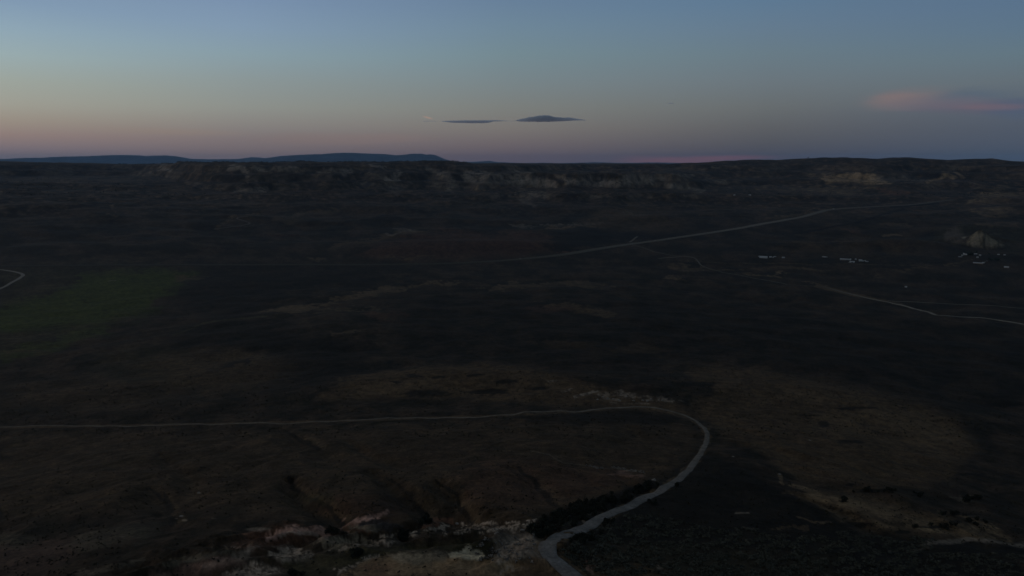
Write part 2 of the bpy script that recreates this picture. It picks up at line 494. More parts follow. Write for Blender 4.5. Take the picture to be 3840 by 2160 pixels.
def line(col, pts, w, s=1.0, w2=None, holes=0.0, warp=1.0, soft=0.7):
    """a strip of ground colour along a line"""
    xs = [p[0] for p in pts]; ys = [p[1] for p in pts]
    m = box(60 + 2 * w, xs, ys)
    if not len(m): return
    x = PXF[m] + (WXF[m] - PXF[m]) * warp; y = PYF[m] + (WYF[m] - PYF[m]) * warp
    d, t = seg_dist(x, y, pts)
    ww = w + ((w2 if w2 is not None else w) - w) * t
    k = sstep(1 + soft / 2, 1 - soft / 2, d / np.maximum(ww, 0.5)) * s
    if holes: k = k * sstep(-0.3 - (1 - holes), 0.25, N3F[m] + 0.6 * N4F[m])
    COLF[m] += (col - COLF[m]) * k[:, None]

def poly(col, pts, s=1.0, soft=14.0, holes=0.0, warp=1.0):
    xs = [p[0] for p in pts]; ys = [p[1] for p in pts]
    m = box(90, xs, ys)
    if not len(m): return
    x = PXF[m] + (WXF[m] - PXF[m]) * warp; y = PYF[m] + (WYF[m] - PYF[m]) * warp
    ins = np.zeros(len(m), bool); n = len(pts)
    for i in range(n):
        (x1, y1), (x2, y2) = pts[i], pts[(i + 1) % n]
        if y1 == y2: continue
        cr = ((y1 > y) != (y2 > y)) & (x < (x2 - x1) * (y - y1) / (y2 - y1) + x1)
        ins ^= cr
    d, _ = seg_dist(x, y, list(pts) + [pts[0]])
    sd = np.where(ins, d, -d)
    k = sstep(-soft, soft, sd) * s
    if holes: k = k * sstep(-0.3 - (1 - holes), 0.25, N3F[m] + 0.6 * N4F[m])
    COLF[m] += (col - COLF[m]) * k[:, None]

# slopes of the mesa: mottled brown and grey scrub
k = (sstep(3300, 4600, D) * (0.35 + 0.65 * sstep(-0.25, 0.35, n3 + 0.5 * n1)))[..., None]
COL += (np.array([0.058, 0.043, 0.028]) - COL) * k * 0.8
k = (sstep(3800, 5200, D) * sstep(0.15, 0.5, n3 + 0.4 * n4 + 0.3 * n2) * sstep(8800, 7800, D))[..., None]
COL += (np.array([0.11, 0.082, 0.057]) - COL) * k * 0.6
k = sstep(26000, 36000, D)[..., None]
COL += (np.array([0.055, 0.08, 0.12]) - COL) * k  # far ranges: blue of the distant haze put into their base colour

# bare strata where the mesa slopes are steep
gz_r = np.gradient(Z, axis=0) / np.gradient(r_)[:, None]; gz_t = np.gradient(Z, axis=1) / (np.gradient(np.radians(a_))[None, :] * RR)
SL = np.hypot(gz_r, gz_t)
band = 0.5 + 0.5 * np.sin(Z / 5.5 + 2.2 * n3)
k = (sstep(.16, .42, SL + .09 * n3) * (0.45 + 0.55 * band) * sstep(3000, 4500, D) * sstep(9500, 8200, D) * sstep(-.5, .3, n1 + n2))[..., None]
COL += (np.array([0.15, 0.13, 0.105]) - COL) * k * 0.55
# middle of the valley
poly(DARK, [(560, 1040), (900, 1000), (1500, 1010), (1500, 1060), (1100, 1110), (900, 1170), (1150, 1260), (1400, 1300), (1400, 1380), (1250, 1450), (900, 1480), (700, 1400), (640, 1280), (820, 1180), (700, 1150)], 0.75, 40)
poly(DARK, [(1500, 1100), (2500, 1120), (3000, 1180), (3500, 1240), (3840, 1260), (3840, 1560), (3300, 1440), (2800, 1350), (2500, 1350), (2500, 1450), (2000, 1360), (1500, 1340)], 0.5, 50)
poly(OLIVE, [(0, 1010), (420, 985), (720, 1010), (760, 1030), (650, 1100), (560, 1190), (380, 1230), (260, 1290), (0, 1330)], 0.45, 30)
poly(GREEN, [(300, 1030), (560, 1010), (740, 1025), (640, 1080), (580, 1160), (430, 1200), (250, 1230), (0, 1240), (-60, 1160), (120, 1130), (260, 1080)], 0.8, 22)
line(GREEN, [(380, 1240), (200, 1290), (0, 1340)], 22, 0.5)
line(OLIVE * 1.3, [(650, 1255), (730, 1222), (800, 1205), (897, 1193), (1000, 1188)], 3.5, 0.5, warp=0.25)
blob(BROWN, 700, 1040, 60, 6, 0.7); blob(OLIVE, 560, 1370, 220, 70, 0.3); blob(BROWN, 820, 1385, 260, 80, 0.6); blob(TAN * .7, 880, 1330, 120, 22, .4); blob(DARK, 880, 1365, 60, 9, 0.8, -0.25)
blob(BROWN, 330, 1480, 300, 60, 0.35); blob(BROWN, 90, 1320, 90, 10, 0.45)
# streaks of drier grass on the valley floor
for a in [((1000, 1165), (1130, 1155), (1215, 1143), 8, .8), ((1230, 1130), (1380, 1105), (1500, 1080), 11, .75), ((1500, 1078), (1600, 1068), (1720, 1062), 4, .7),
          ((1060, 1165), (1250, 1160), (1400, 1160), 4, .5), ((1250, 1250), (1320, 1240), (1370, 1235), 5, .6), ((1950, 1078), (1870, 1080), (1800, 1085), 7, .6),
          ((1850, 1075), (2100, 1060), (2300, 1075), 8, .5), ((2050, 1150), (2150, 1155), (2300, 1175), 14, .5)]:
    line(TAN * 0.8, list(a[:3]), a[3], a[4])
blob(RED * 0.8, 1440, 1185, 60, 16, .6); blob(RED * 0.7, 2060, 1160, 90, 12, .6)
blob(BROWN, 2370, 1310, 130, 12, .35); blob(BROWN, 2120, 1290, 120, 14, .3)
# light spots right of the centre
for a in [(2520, 1045, 34, 4, .75), (2560, 1010, 30, 5, .5), (2600, 1000, 60, 6, .45), (2860, 1030, 60, 5, .7), (2900, 1028, 40, 3, .9), (2930, 1010, 90, 4, .4), (3060, 1010, 60, 5, .4),
          (3040, 1066, 16, 4, .8), (3330, 1010, 60, 4, .35), (3390, 1014, 28, 3, .55), (3470, 1008, 60, 4, .5), (3300, 1040, 40, 3, .4)]:
    blob(TAN, a[0], a[1], a[2], a[3], a[4], soft=1.0)
# the broad brown spur before the valley
poly(BROWN, [(1180, 1495), (1290, 1420), (1420, 1400), (1600, 1375), (1850, 1365), (2000, 1385), (2150, 1415), (2350, 1475), (2520, 1500), (2600, 1560), (2500, 1540), (2300, 1528), (2000, 1510), (1750, 1500), (1500, 1490), (1350, 1500)], 0.8, 14, warp=0.5)
poly(TAN, [(1330, 1480), (1400, 1440), (1550, 1420), (1640, 1430), (1500, 1480)], 0.35, 20)
for a in [(1640, 1415, 22, 6), (1785, 1408, 30, 6), (1900, 1432, 50, 9), (2015, 1455, 30, 8), (1480, 1432, 20, 3), (1550, 1410, 30, 5), (1830, 1470, 70, 10), (1600, 1475, 80, 14)]:
    blob(DARK, a[0], a[1], a[2] * 1.1, a[3], .85, warp=.4)
for a in [((2060, 1430), (2086, 1425), 3, .8), ((2105, 1470), (2145, 1460), 4, .8), ((2160, 1492), (2250, 1466), 5, .9), ((2260, 1482), (2330, 1470), 10, .6), ((2330, 1480), (2380, 1485), 9, .7),
          ((2270, 1496), (2330, 1500), 5, .6), ((2420, 1500), (2470, 1502), 3, .8), ((2480, 1497), (2520, 1503), 5, .9), ((2540, 1502), (2560, 1504), 3, .7), ((2290, 1512), (2440, 1515), 3, .5), ((2400, 1490), (2480, 1490), 6, .4)]:
    line(PALE * 0.75, list(a[:2]), a[2], a[3], holes=.7, warp=.3)
# right-hand brown slopes
poly(BROWN, [(2560, 1375), (2840, 1380), (3100, 1430), (3330, 1480), (3480, 1520), (3600, 1580), (3640, 1700), (3560, 1800), (3300, 1830), (3000, 1800), (2850, 1700), (2700, 1640), (2680, 1600), (2560, 1520), (2680, 1470)], 0.72, 22, warp=.6)
poly(TAN, [(3100, 1540), (3400, 1530), (3600, 1600), (3650, 1690), (3500, 1700), (3250, 1620), (3050, 1600)], 0.4, 30)
poly(TAN, [(2950, 1450), (3150, 1470), (3250, 1500), (3100, 1520), (2950, 1500)], 0.3, 25)
for a in [(3090, 1592, 24, 11), (3190, 1657, 48, 8), (3200, 1530, 90, 5), (2610, 1440, 80, 10), (3030, 1560, 40, 4), (3640, 1780, 60, 6), (3770, 1520, 90, 10)]:
    blob(DARK * .8, a[0], a[1], a[2], a[3], .8, warp=.3)
# slope inside the road loop
poly(BROWN * 0.9, [(0, 1620), (1000, 1610), (2000, 1570), (2400, 1550), (2560, 1590), (2620, 1650), (2540, 1760), (2400, 1820), (2100, 1920), (1900, 1960), (1300, 1960), (700, 1900), (0, 1950)], 0.42, 25)
poly(DARK, [(1950, 1562), (2400, 1540), (2550, 1570), (2500, 1595), (2250, 1592), (2000, 1590)], 0.75, 10, warp=.4)
poly(RED * .9, [(1850, 1720), (2100, 1740), (2400, 1790), (2250, 1840), (2020, 1900), (1850, 1900), (1720, 1860), (1750, 1760)], 0.45, 40)
poly(RED * .8, [(1150, 1860), (1400, 1850), (1560, 1900), (1500, 1950), (1300, 1950), (1180, 1920)], 0.4, 30)
blob(ROSE, 2345, 1776, 46, 11, .55, .1)
line(PALE * .7, [(1990, 1690), (2060, 1705), (2110, 1735), (2200, 1745), (2250, 1758), (2300, 1755)], 2, .25, warp=.15)
line(PALE * .7, [(2300, 1755), (2330, 1760), (2370, 1766), (2400, 1768), (2418, 1774)], 2.4, .8, holes=.6, warp=.15)
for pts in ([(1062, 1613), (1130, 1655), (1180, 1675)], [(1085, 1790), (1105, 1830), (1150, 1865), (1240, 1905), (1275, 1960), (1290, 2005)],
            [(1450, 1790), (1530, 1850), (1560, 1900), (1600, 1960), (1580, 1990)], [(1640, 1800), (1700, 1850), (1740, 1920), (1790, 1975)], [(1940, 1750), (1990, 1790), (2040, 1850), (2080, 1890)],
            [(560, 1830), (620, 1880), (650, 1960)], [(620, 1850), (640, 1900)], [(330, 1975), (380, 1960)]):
    line(DARK, pts, 5, .75, 14, warp=.3)  # gully beds darkened, the band widening along each line
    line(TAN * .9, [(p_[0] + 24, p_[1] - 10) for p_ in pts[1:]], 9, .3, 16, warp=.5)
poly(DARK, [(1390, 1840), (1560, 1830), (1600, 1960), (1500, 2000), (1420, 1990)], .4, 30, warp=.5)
poly(OLIVE, [(1080, 1860), (1250, 1850), (1290, 1900), (1200, 1900)], .5, 15)
# badlands: pale, rose and grey clay
poly(RED, [(940, 2000), (1040, 1960), (1200, 1975), (1260, 1990), (1150, 2040), (1000, 2070), (900, 2070)], .7, 14)
line(ROSE, [(1000, 2020), (1100, 1985), (1200, 1990), (1240, 2020)], 15, .8); line(PALE * .6, [(1060, 2010), (1130, 1995), (1190, 2010)], 7, .6)
line(ROSE * 1.1, [(1290, 1980), (1330, 1955), (1380, 1940), (1450, 1930)], 13, .85); blob(RED, 1330, 1975, 55, 22, .6)
blob(GREY, 1370, 1975, 45, 14, .7); blob(np.array([.05, .05, .055]), 1430, 1965, 60, 17, .7)
line(RED * 1.1, [(1590, 1975), (1650, 1950), (1700, 1958)], 12, .9); line(PALE * .7, [(1620, 1985), (1660, 1975), (1665, 1990)], 7, .8)
for a in [(1770, 1975, 26, 6), (1890, 1985, 22, 7), (1830, 1965, 40, 9), (1925, 1960, 20, 5), (1740, 1995, 24, 5), (1960, 1975, 30, 6), (1800, 1990, 20, 4), (1700, 2000, 30, 5), (1550, 2005, 60, 7), (1420, 2030, 60, 9), (1450, 2010, 40, 6)]:
    blob(PALE * .75, a[0], a[1], a[2], a[3], .8, holes=.5)
poly(PALE * .62, [(1030, 2060), (1100, 2050), (1190, 2070), (1180, 2100), (1090, 2115), (1040, 2100)], .85, 10, holes=.3)
poly(PALE * .6, [(850, 2090), (960, 2040), (980, 2070), (900, 2110), (800, 2130), (760, 2125)], .7, 14)
poly(PALE * .62, [(880, 2130), (950, 2110), (1050, 2125), (1080, 2140), (980, 2170), (860, 2175)], .85, 10, holes=.3)
poly(GREY, [(1190, 2020), (1330, 2010), (1390, 2040), (1300, 2060), (1200, 2060)], .75, 12, holes=.3)
line(PALE * .6, [(1240, 2065), (1330, 2055), (1420, 2035)], 6, .7, holes=.5)
poly(OLIVE * 1.1, [(1080, 2110), (1330, 2060), (1600, 2040), (1850, 2030), (1800, 2060), (1500, 2070), (1350, 2110), (1200, 2160), (1080, 2165)], .6, 18)
poly(TAN * 1.15, [(1290, 2165), (1350, 2110), (1450, 2080), (1600, 2080), (1800, 2095), (1900, 2100), (1960, 2120), (1900, 2165)], .8, 14)
line(PALE * .7, [(1270, 2150), (1340, 2110), (1410, 2085)], 11, .7, holes=.6); poly(GREY * 1.1, [(1470, 2080), (1560, 2072), (1680, 2070), (1690, 2100), (1560, 2115)], .75, 14)
poly(CHALK * .85, [(1680, 2075), (1730, 2065), (1745, 2045), (1765, 2062), (1805, 2068), (1812, 2085), (1790, 2098), (1700, 2092)], .95, 5, warp=.4)
poly(RED * 1.1, [(1380, 2110), (1500, 2120), (1480, 2165), (1350, 2165)], .5, 20)
poly(PALE * .62, [(1820, 2110), (1880, 2075), (1960, 2060), (2000, 2030), (2040, 2040), (2055, 2080), (2040, 2095), (1980, 2075), (1930, 2110), (1850, 2125)], .8, 12, holes=.6)
poly(PALE * .7, [(1900, 2050), (1960, 2005), (2030, 2010), (2060, 2040), (2050, 2075), (1990, 2080)], .75, 14, holes=.55)
line(PALE * .75, [(1830, 1985), (1900, 1978), (1960, 1970), (2010, 1950)], 5, .85, holes=.5, warp=.4)
poly(OLIVE, [(1800, 2030), (1960, 2000), (1990, 2020), (1880, 2050)], .55, 14)
poly(PALE * .5, [(1860, 2010), (1960, 1985), (2040, 2005), (2070, 2060), (2060, 2110), (1980, 2090), (1880, 2080)], .85, 26, warp=.4)
line(PALE * .6, [(1860, 2150), (1920, 2135), (1990, 2130)], 7, .7, holes=.5); poly(BROWN, [(1930, 2100), (2020, 2085), (2110, 2160), (1920, 2170)], .6, 14)
blob(GREY * .8, 430, 2010, 160, 38, .45, -.2); blob(ROSE * .5, 130, 2090, 180, 60, .45, -.2); blob(GREY * .8, 60, 2030, 90, 30, .4); line(GREY, [(300, 2160), (440, 2130), (560, 2100)], 12, .4)
poly(ROSE * .7, [(560, 2150), (750, 2100), (850, 2080), (900, 2120), (760, 2170), (560, 2175)], .6, 20); line(GREY * .9, [(640, 2110), (760, 2090), (850, 2060)], 12, .6)
for a in [(745, 1849, 6, 2.5, 1), (680, 1937, 8, 2.5, .8), (690, 1950, 10, 4, .6), (660, 1944, 6, 2, .5), (800, 1943, 8, 2, .4), (460, 2012, 12, 3, .5), (970, 1985, 50, 8, .5)]:
    blob(PALE * .7, a[0], a[1], a[2], a[3], a[4], warp=.1)
m_ = box(0, (560, 2060), (1940, 2160)); COLF[m_] *= (1 + .6 * sstep(.07, .2, COLF[m_][:, :1]))
line(TAN * .9, [(3060, 1072), (3150, 1090), (3267, 1120), (3383, 1144)], 7, .7, 3, warp=.3)
# dark scrub right of the road and below it
poly(DARK * .95, [(2440, 1840), (2620, 1700), (2700, 1700), (2850, 1780), (3000, 1860), (3150, 1950), (3250, 2000), (3560, 2010), (3840, 2040), (3840, 2170), (2250, 2170), (2120, 2060), (2090, 2040), (2200, 2000), (2330, 1920)], .85, 22, warp=.5)
poly(DARK * .9, [(1960, 1990), (2050, 1930), (2110, 1905), (2250, 1865), (2330, 1840), (2440, 1800), (2490, 1820), (2330, 1905), (2200, 1975), (2100, 2010), (2030, 2020)], .9, 7, warp=.3)
poly(SAGE * 2.4, [(2100, 2060), (2300, 2030), (2700, 2060), (3100, 2080), (3200, 2160), (2250, 2170)], .5, 25)
line(PALE * .5, [(2480, 2120), (2500, 2150), (2560, 2160)], 8, .7, holes=.6); poly(BROWN, [(2180, 2130), (2400, 2120), (2560, 2150), (2560, 2175), (2200, 2175)], .5, 15)
line(PALE * .65, [(2760, 1924), (2810, 1925)], 3, .7, warp=.2); line(PALE * .5, [(2790, 1975), (2830, 1985)], 3, .5, warp=.2); line(ROSE, [(2150, 2090), (2220, 2150)], 6, .6)
for a in [(2152, 1918, 12, 4), (2200, 1925, 14, 5), (2165, 1912, 14, 3), (2190, 1955, 6, 8)]: blob(PALE * .55, *a, .8, warp=.2)
# dust and loose stone thrown out along the gravel road
line(TAN * .85, [(2148, 2165), (2102, 2120), (2067, 2093), (2051, 2066), (2055, 2039), (2082, 2023), (2117, 2010)], 52, .6, 26, holes=.6, warp=.4)
line(TAN * .8, [(2117, 2010), (2211, 1973), (2327, 1911), (2416, 1868), (2498, 1825), (2560, 1782), (2606, 1732), (2638, 1681), (2652, 1639), (2645, 1612)], 15, .7, 13, holes=.5, warp=.25)
line(TAN * .75, [(2645, 1612), (2579, 1564), (2482, 1535), (2366, 1527), (2133, 1545), (1900, 1557)], 8, .7, 4, holes=.4, warp=.15)
line(BROWN * 1.1, [(1900, 1557), (1299, 1578), (660, 1592), (0, 1603)], 4, .7, warp=.1)
# eroded clay slope at the lower right
poly(BROWN, [(2960, 1810), (3200, 1840), (3420, 1900), (3640, 1960), (3760, 2010), (3700, 2030), (3400, 2020), (3230, 1990), (3100, 1930), (2990, 1860)], .6, 16)
line(TAN * 1.25, [(2970, 1822), (3060, 1855), (3140, 1880), (3230, 1895), (3330, 1925)], 7, .85, 20, warp=.5, soft=1.2)
line(TAN * .9, [(3230, 1895), (3400, 1935), (3560, 1975), (3720, 2010)], 20, .6, 30, warp=.9, soft=1.3, holes=.6)
line(TAN * .9, [(3060, 1890), (3200, 1945), (3340, 1990)], 8, .5, 12, warp=.6, soft=1.2, holes=.5)
line(TAN, [(3600, 1930), (3700, 1980), (3800, 2020)], 8, .6, 12, warp=.7, soft=1.2, holes=.5)
line(TAN * 1.2, [(3140, 1880), (3250, 1945), (3330, 1985)], 9, .4); line(TAN, [(2920, 1780), (2935, 1815)], 6, .9, warp=.2)
line(TAN, [(3000, 1945), (3080, 1960)], 5, .6); line(TAN, [(2880, 1985), (3010, 1980)], 4, .5); line(TAN * 1.1, [(3320, 1950), (3420, 1945), (3500, 1965)], 7, .6, holes=.5)
line(TAN * 1.2, [(3390, 1970), (3500, 1985), (3620, 1985)], 9, .6, holes=.4); line(TAN * 1.3, [(3630, 1965), (3690, 1985), (3740, 2000)], 6, .8, holes=.5)
line(PALE * .62, [(3500, 2040), (3560, 2028), (3640, 2024), (3720, 2032), (3790, 2040), (3840, 2044)], 8, .8, 8, warp=.7, soft=1.3); line(PALE * .4, [(3400, 2065), (3440, 2062), (3500, 2050)], 4, .6, warp=.25)
line(PALE * .5, [(3330, 2068), (3360, 2065)], 4, .7, warp=.2); line(GREY * .8, [(3560, 1870), (3620, 1880), (3650, 1870)], 9, .6); blob(GREY * .8, 3645, 1935, 12, 4, .8)
for a in [(3165, 1880, 14, 5), (3290, 1840, 70, 7), (3190, 1820, 20, 5), (3440, 1855, 20, 5), (3500, 1975, 60, 4), (3580, 1955, 20, 6), (3620, 1930, 60, 5), (3640, 1870, 14, 7), (3670, 1870, 14, 7), (3200, 1965, 50, 9), (3380, 1998, 40, 7)]:
    blob(DARK * .9, *a, .85, warp=.3)
# red and brown hills by the highway
poly(RED * .7, [(1300, 960), (1500, 890), (1700, 860), (1800, 870), (2030, 870), (2120, 890), (2100, 940), (1900, 965), (1600, 975)], .75, 16)
line(BROWN * 1.1, [(1240, 925), (1400, 900), (1500, 875)], 9, .6); line(PALE * .5, [(1440, 878), (1480, 882), (1520, 862)], 3, .7, warp=.3); blob(TAN, 1550, 870, 50, 7, .5)
poly(DARK, [(2080, 870), (2300, 862), (2500, 880), (2400, 900), (2200, 920), (2100, 950), (2060, 930)], .8, 12)
line(PALE * .45, [(1920, 848), (2050, 847), (2150, 842), (2270, 838)], 4, .7, holes=.7, warp=.5); line(TAN, [(2060, 855), (2180, 850), (2260, 846)], 4, .6, holes=.4); blob(RED, 2110, 944, 22, 5, .8)
poly(BROWN * .9, [(2200, 850), (2260, 790), (2380, 760), (2500, 800), (2560, 860), (2400, 868)], .5, 18); line(PALE * .4, [(2360, 800), (2420, 805)], 3, .5)
poly(BROWN * .75, [(2900, 930), (3000, 895), (3150, 885), (3260, 900), (3260, 960), (3000, 955)], .6, 16); poly(BROWN * .7, [(3280, 900), (3400, 878), (3480, 910), (3460, 960), (3300, 960)], .55, 14)
line(TAN * 1.1, [(3310, 882), (3345, 879), (3380, 884)], 3, .8, warp=.3); blob(RED, 3200, 873, 26, 5, .7); blob(DARK, 2990, 920, 60, 12, .6); blob(DARK, 3100, 905, 30, 14, .5); blob(DARK, 3470, 890, 40, 12, .6)
poly(PALE * .36, [(3540, 885), (3560, 870), (3590, 862), (3620, 880), (3600, 910), (3550, 900)], .8, 8)
poly(PALE * .5, [(3668, 864), (3690, 882), (3720, 900), (3760, 922), (3700, 924), (3640, 924), (3608, 915), (3620, 898), (3645, 880)], .85, 7, holes=.35)
poly(OLIVE, [(3440, 900), (3560, 850), (3680, 840), (3840, 860), (3840, 960), (3760, 940)], .35, 18)
poly(GREY * 1.55, [(3668, 862), (3690, 880), (3722, 900), (3765, 924), (3700, 926), (3640, 926), (3604, 915), (3620, 896), (3645, 878)], .9, 5, holes=.3, warp=.5)
poly(PALE * .28, [(3540, 888), (3560, 870), (3590, 860), (3620, 880), (3600, 912), (3550, 902)], .8, 7, warp=.5)
for a in [((2920, 812), (3100, 790)), ((3300, 845), (3420, 838)), ((3680, 845), (3840, 842)), ((3720, 795), (3800, 790)), ((3680, 755), (3780, 745))]: line(TAN, list(a), 8, .35, holes=.3)
line(TAN * 1.2, [(3640, 755), (3700, 738), (3800, 728), (3840, 726)], 13, .7, holes=.5); line(TAN, [(3680, 800), (3760, 792), (3790, 790)], 11, .5, holes=.3)
line(DARK * .7, [(2976, 877), (3080, 860), (3180, 842), (3290, 812), (3340, 795), (3390, 782)], 3.5, .8, warp=.2); line(DARK * .8, [(3340, 776), (3440, 770), (3520, 762)], 3.5, .9, warp=.1)
line(TAN * .8, [(2550, 978), (2700, 985), (3000, 990), (3300, 993), (3600, 996)], 1.4, .5, warp=.2)
line(TAN * .8, [(2570, 1016), (2650, 1013), (2790, 1012)], 2, .6, warp=.3)
line(TAN * .8, [(3540, 992), (3600, 985), (3650, 972)], 2, .5, warp=.2)
# mesa slopes: pale outcrops
for pts, w, s_ in [([(1750, 655), (1780, 650), (1850, 665), (1950, 672), (2050, 680), (2080, 695)], 13, .8), ([(1760, 672), (1900, 682), (2050, 690)], 12, .6), ([(2090, 664), (2150, 676)], 7, .7), ([(2130, 680), (2240, 690), (2330, 688)], 11, .75),
                   ([(2190, 667), (2250, 668)], 3, .9), ([(2270, 680), (2380, 684), (2440, 686)], 11, .8), ([(2330, 666), (2430, 668), (2500, 678)], 8, .65), ([(2500, 700), (2560, 703), (2640, 716)], 8, .5),
                   ([(1690, 708), (1690, 684), (1710, 700)], 13, .5), ([(1460, 672), (1480, 655), (1500, 645)], 9, .8), ([(1455, 673), (1490, 674)], 4, 1.), ([(1390, 622), (1440, 628)], 5, .8), ([(1610, 640), (1680, 655), (1690, 668)], 11, .6),
                   ([(1215, 628), (1260, 634), (1310, 640)], 8, .65), ([(1190, 646), (1240, 650)], 4, .6), ([(1300, 650), (1290, 655)], 4, .5), ([(1400, 642), (1390, 648)], 3, .6), ([(1040, 628), (1100, 636)], 8, .55), ([(950, 635), (1100, 640)], 9, .35),
                   ([(590, 630), (620, 625), (635, 635)], 11, .8), ([(520, 652), (600, 652)], 3, .6), ([(420, 632), (480, 624)], 8, .4), ([(860, 632), (900, 625), (930, 640)], 10, .7), ([(915, 640), (925, 665)], 14, .4), ([(960, 637), (1000, 640)], 5, .5),
                   ([(880, 715), (990, 708)], 10, .5), ([(1890, 655), (1905, 660)], 3, .6), ([(2520, 652), (2600, 658)], 4, .5), ([(2640, 675), (2740, 688)], 6, .4), ([(1935, 650), (1990, 648)], 5, .5), ([(1930, 728), (1924, 722)], 5, .8),
                   ([(1980, 725), (2040, 735)], 12, .45), ([(1300, 690), (1400, 700), (1500, 720)], 12, .3), ([(2660, 628), (2700, 630)], 3, .4), ([(1480, 860), (1560, 865)], 6, .3), ([(1960, 720), (1990, 760)], 18, .3)]:
    line(PALE * .66, pts, w, s_, holes=.4, warp=.5)
# pale scarp on the right
poly(TAN * 1.9, [(3080, 672), (3130, 655), (3200, 650), (3280, 650), (3310, 668), (3340, 690), (3240, 690), (3140, 684), (3090, 690)], .9, 6, warp=.35, holes=.2)
line(PALE * .4, [(3310, 665), (3400, 672), (3480, 680)], 12, .6, holes=.6); line(TAN * 1.6, [(3480, 680), (3520, 668), (3530, 655)], 10, .7, holes=.5, warp=.5); line(TAN * 1.6, [(3540, 655), (3570, 668)], 7, .8, holes=.3, warp=.4); line(TAN * 1.6, [(3580, 650), (3600, 665)], 8, .6, holes=.3, warp=.4)
line(RED * 1.5, [(3320, 715), (3360, 722), (3390, 728)], 10, .6, holes=.5); line(TAN * 1.3, [(3050, 705), (3120, 715), (3200, 720)], 14, .4, holes=.4); line(TAN * 1.3, [(3240, 708), (3300, 702)], 6, .5); line(TAN, [(3650, 700), (3740, 710)], 9, .5, holes=.4); line(TAN, [(2860, 700), (3000, 720), (3100, 735)], 14, .35, holes=.4)
# zigzag track slopes at mid left
line(TAN * .8, [(800, 860), (850, 835), (900, 812), (960, 806)], 9, .5, holes=.3); blob(TAN * .8, 1070, 820, 60, 14, .4); blob(RED, 1060, 882, 60, 6, .4); line(TAN, [(418, 765), (425, 780)], 5, .7, warp=.3); line(TAN, [(380, 800), (405, 810)], 4, .4)
line(TAN * .8, [(1100, 800), (1250, 790)], 8, .4); blob(BROWN * 1.2, 1550, 965, 80, 5, .5); blob(TAN * .9, 1190, 965, 40, 4, .5)

# fine mottling of the cover, kept in proportion to the distance
fd = 1 - 0.45 * sstep(3500, 5500, D)
mot = 1 + (0.42 * n3 + 0.38 * n4) * fd + 0.25 * n1
COL *= np.array([1.1, .97, 0.80], np.float32)
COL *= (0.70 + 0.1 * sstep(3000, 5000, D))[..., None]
COL *= np.clip(mot, 0.35, 1.9)[..., None]
fl = 1 + 0.16 * perlin(X / 3.1, Y / 3.1, 201) + 0.14 * perlin(X / 1.4, Y / 1.4, 202)
COL *= np.where(D < 900, fl, 1)[..., None]
COL = np.clip(COL, 0.004, 0.6)

# ------------------------------------------------------------------ materials
def new_mat(name):
    m = bpy.data.materials.new(name); m.use_nodes = True
    nt = m.node_tree; b = nt.nodes['Principled BSDF']
    b.inputs['Roughness'].default_value = 0.95
    b.inputs['Specular IOR Level'].default_value = 0.1
    return m, nt, b

def land_mat(name, s1, s2, bump, bscale):
    m, nt, b = new_mat(name)
    at = nt.nodes.new('ShaderNodeAttribute'); at.attribute_name = 'cover'
    geo = nt.nodes.new('ShaderNodeNewGeometry')
    n1_ = nt.nodes.new('ShaderNodeTexNoise'); n1_.inputs['Scale'].default_value = s1; n1_.inputs['Detail'].default_value = 5; n1_.inputs['Roughness'].default_value = 0.65
    n2_ = nt.nodes.new('ShaderNodeTexNoise'); n2_.inputs['Scale'].default_value = s2; n2_.inputs['Detail'].default_value = 4
    for n in (n1_, n2_): nt.links.new(geo.outputs['Position'], n.inputs['Vector'])
    r1 = nt.nodes.new('ShaderNodeMapRange'); r1.inputs[1].default_value = 0.3; r1.inputs[2].default_value = 0.7; r1.inputs[3].default_value = 0.62; r1.inputs[4].default_value = 1.4
    nt.links.new(n1_.outputs[0], r1.inputs[0])
    r2 = nt.nodes.new('ShaderNodeMapRange'); r2.inputs[1].default_value = 0.3; r2.inputs[2].default_value = 0.7; r2.inputs[3].default_value = 0.7; r2.inputs[4].default_value = 1.3
    nt.links.new(n2_.outputs[0], r2.inputs[0])
    mu = nt.nodes.new('ShaderNodeMath'); mu.operation = 'MULTIPLY'
    nt.links.new(r1.outputs[0], mu.inputs[0]); nt.links.new(r2.outputs[0], mu.inputs[1])
    vm = nt.nodes.new('ShaderNodeVectorMath'); vm.operation = 'SCALE'
    nt.links.new(at.outputs['Color'], vm.inputs[0]); nt.links.new(mu.outputs[0], vm.inputs['Scale'])
    nt.links.new(vm.outputs[0], b.inputs['Base Color'])
    bp = nt.nodes.new('ShaderNodeBump'); bp.inputs['Strength'].default_value = 0.8; bp.inputs['Distance'].default_value = bump
    nt.links.new(n1_.outputs[0], bp.inputs['Height']); nt.links.new(bp.outputs[0], b.inputs['Normal'])
    return m

def plain(name, col, var=0.25, scale=3.0, rough=0.9, spec=0.2):
    m, nt, b = new_mat(name)
    b.inputs['Roughness'].default_value = rough; b.inputs['Specular IOR Level'].default_value = spec
    geo = nt.nodes.new('ShaderNodeNewGeometry')
    n = nt.nodes.new('ShaderNodeTexNoise'); n.inputs['Scale'].default_value = scale; n.inputs['Detail'].default_value = 4
    nt.links.new(geo.outputs['Position'], n.inputs['Vector'])
    rp = nt.nodes.new('ShaderNodeValToRGB')
    rp.color_ramp.elements[0].position = 0.3; rp.color_ramp.elements[1].position = 0.7
    rp.color_ramp.elements[0].color = (*[v * (1 - var) for v in col], 1); rp.color_ramp.elements[1].color = (*[min(1, v * (1 + var)) for v in col], 1)
    nt.links.new(n.outputs[0], rp.inputs[0]); nt.links.new(rp.outputs[0], b.inputs['Base Color'])
    return m

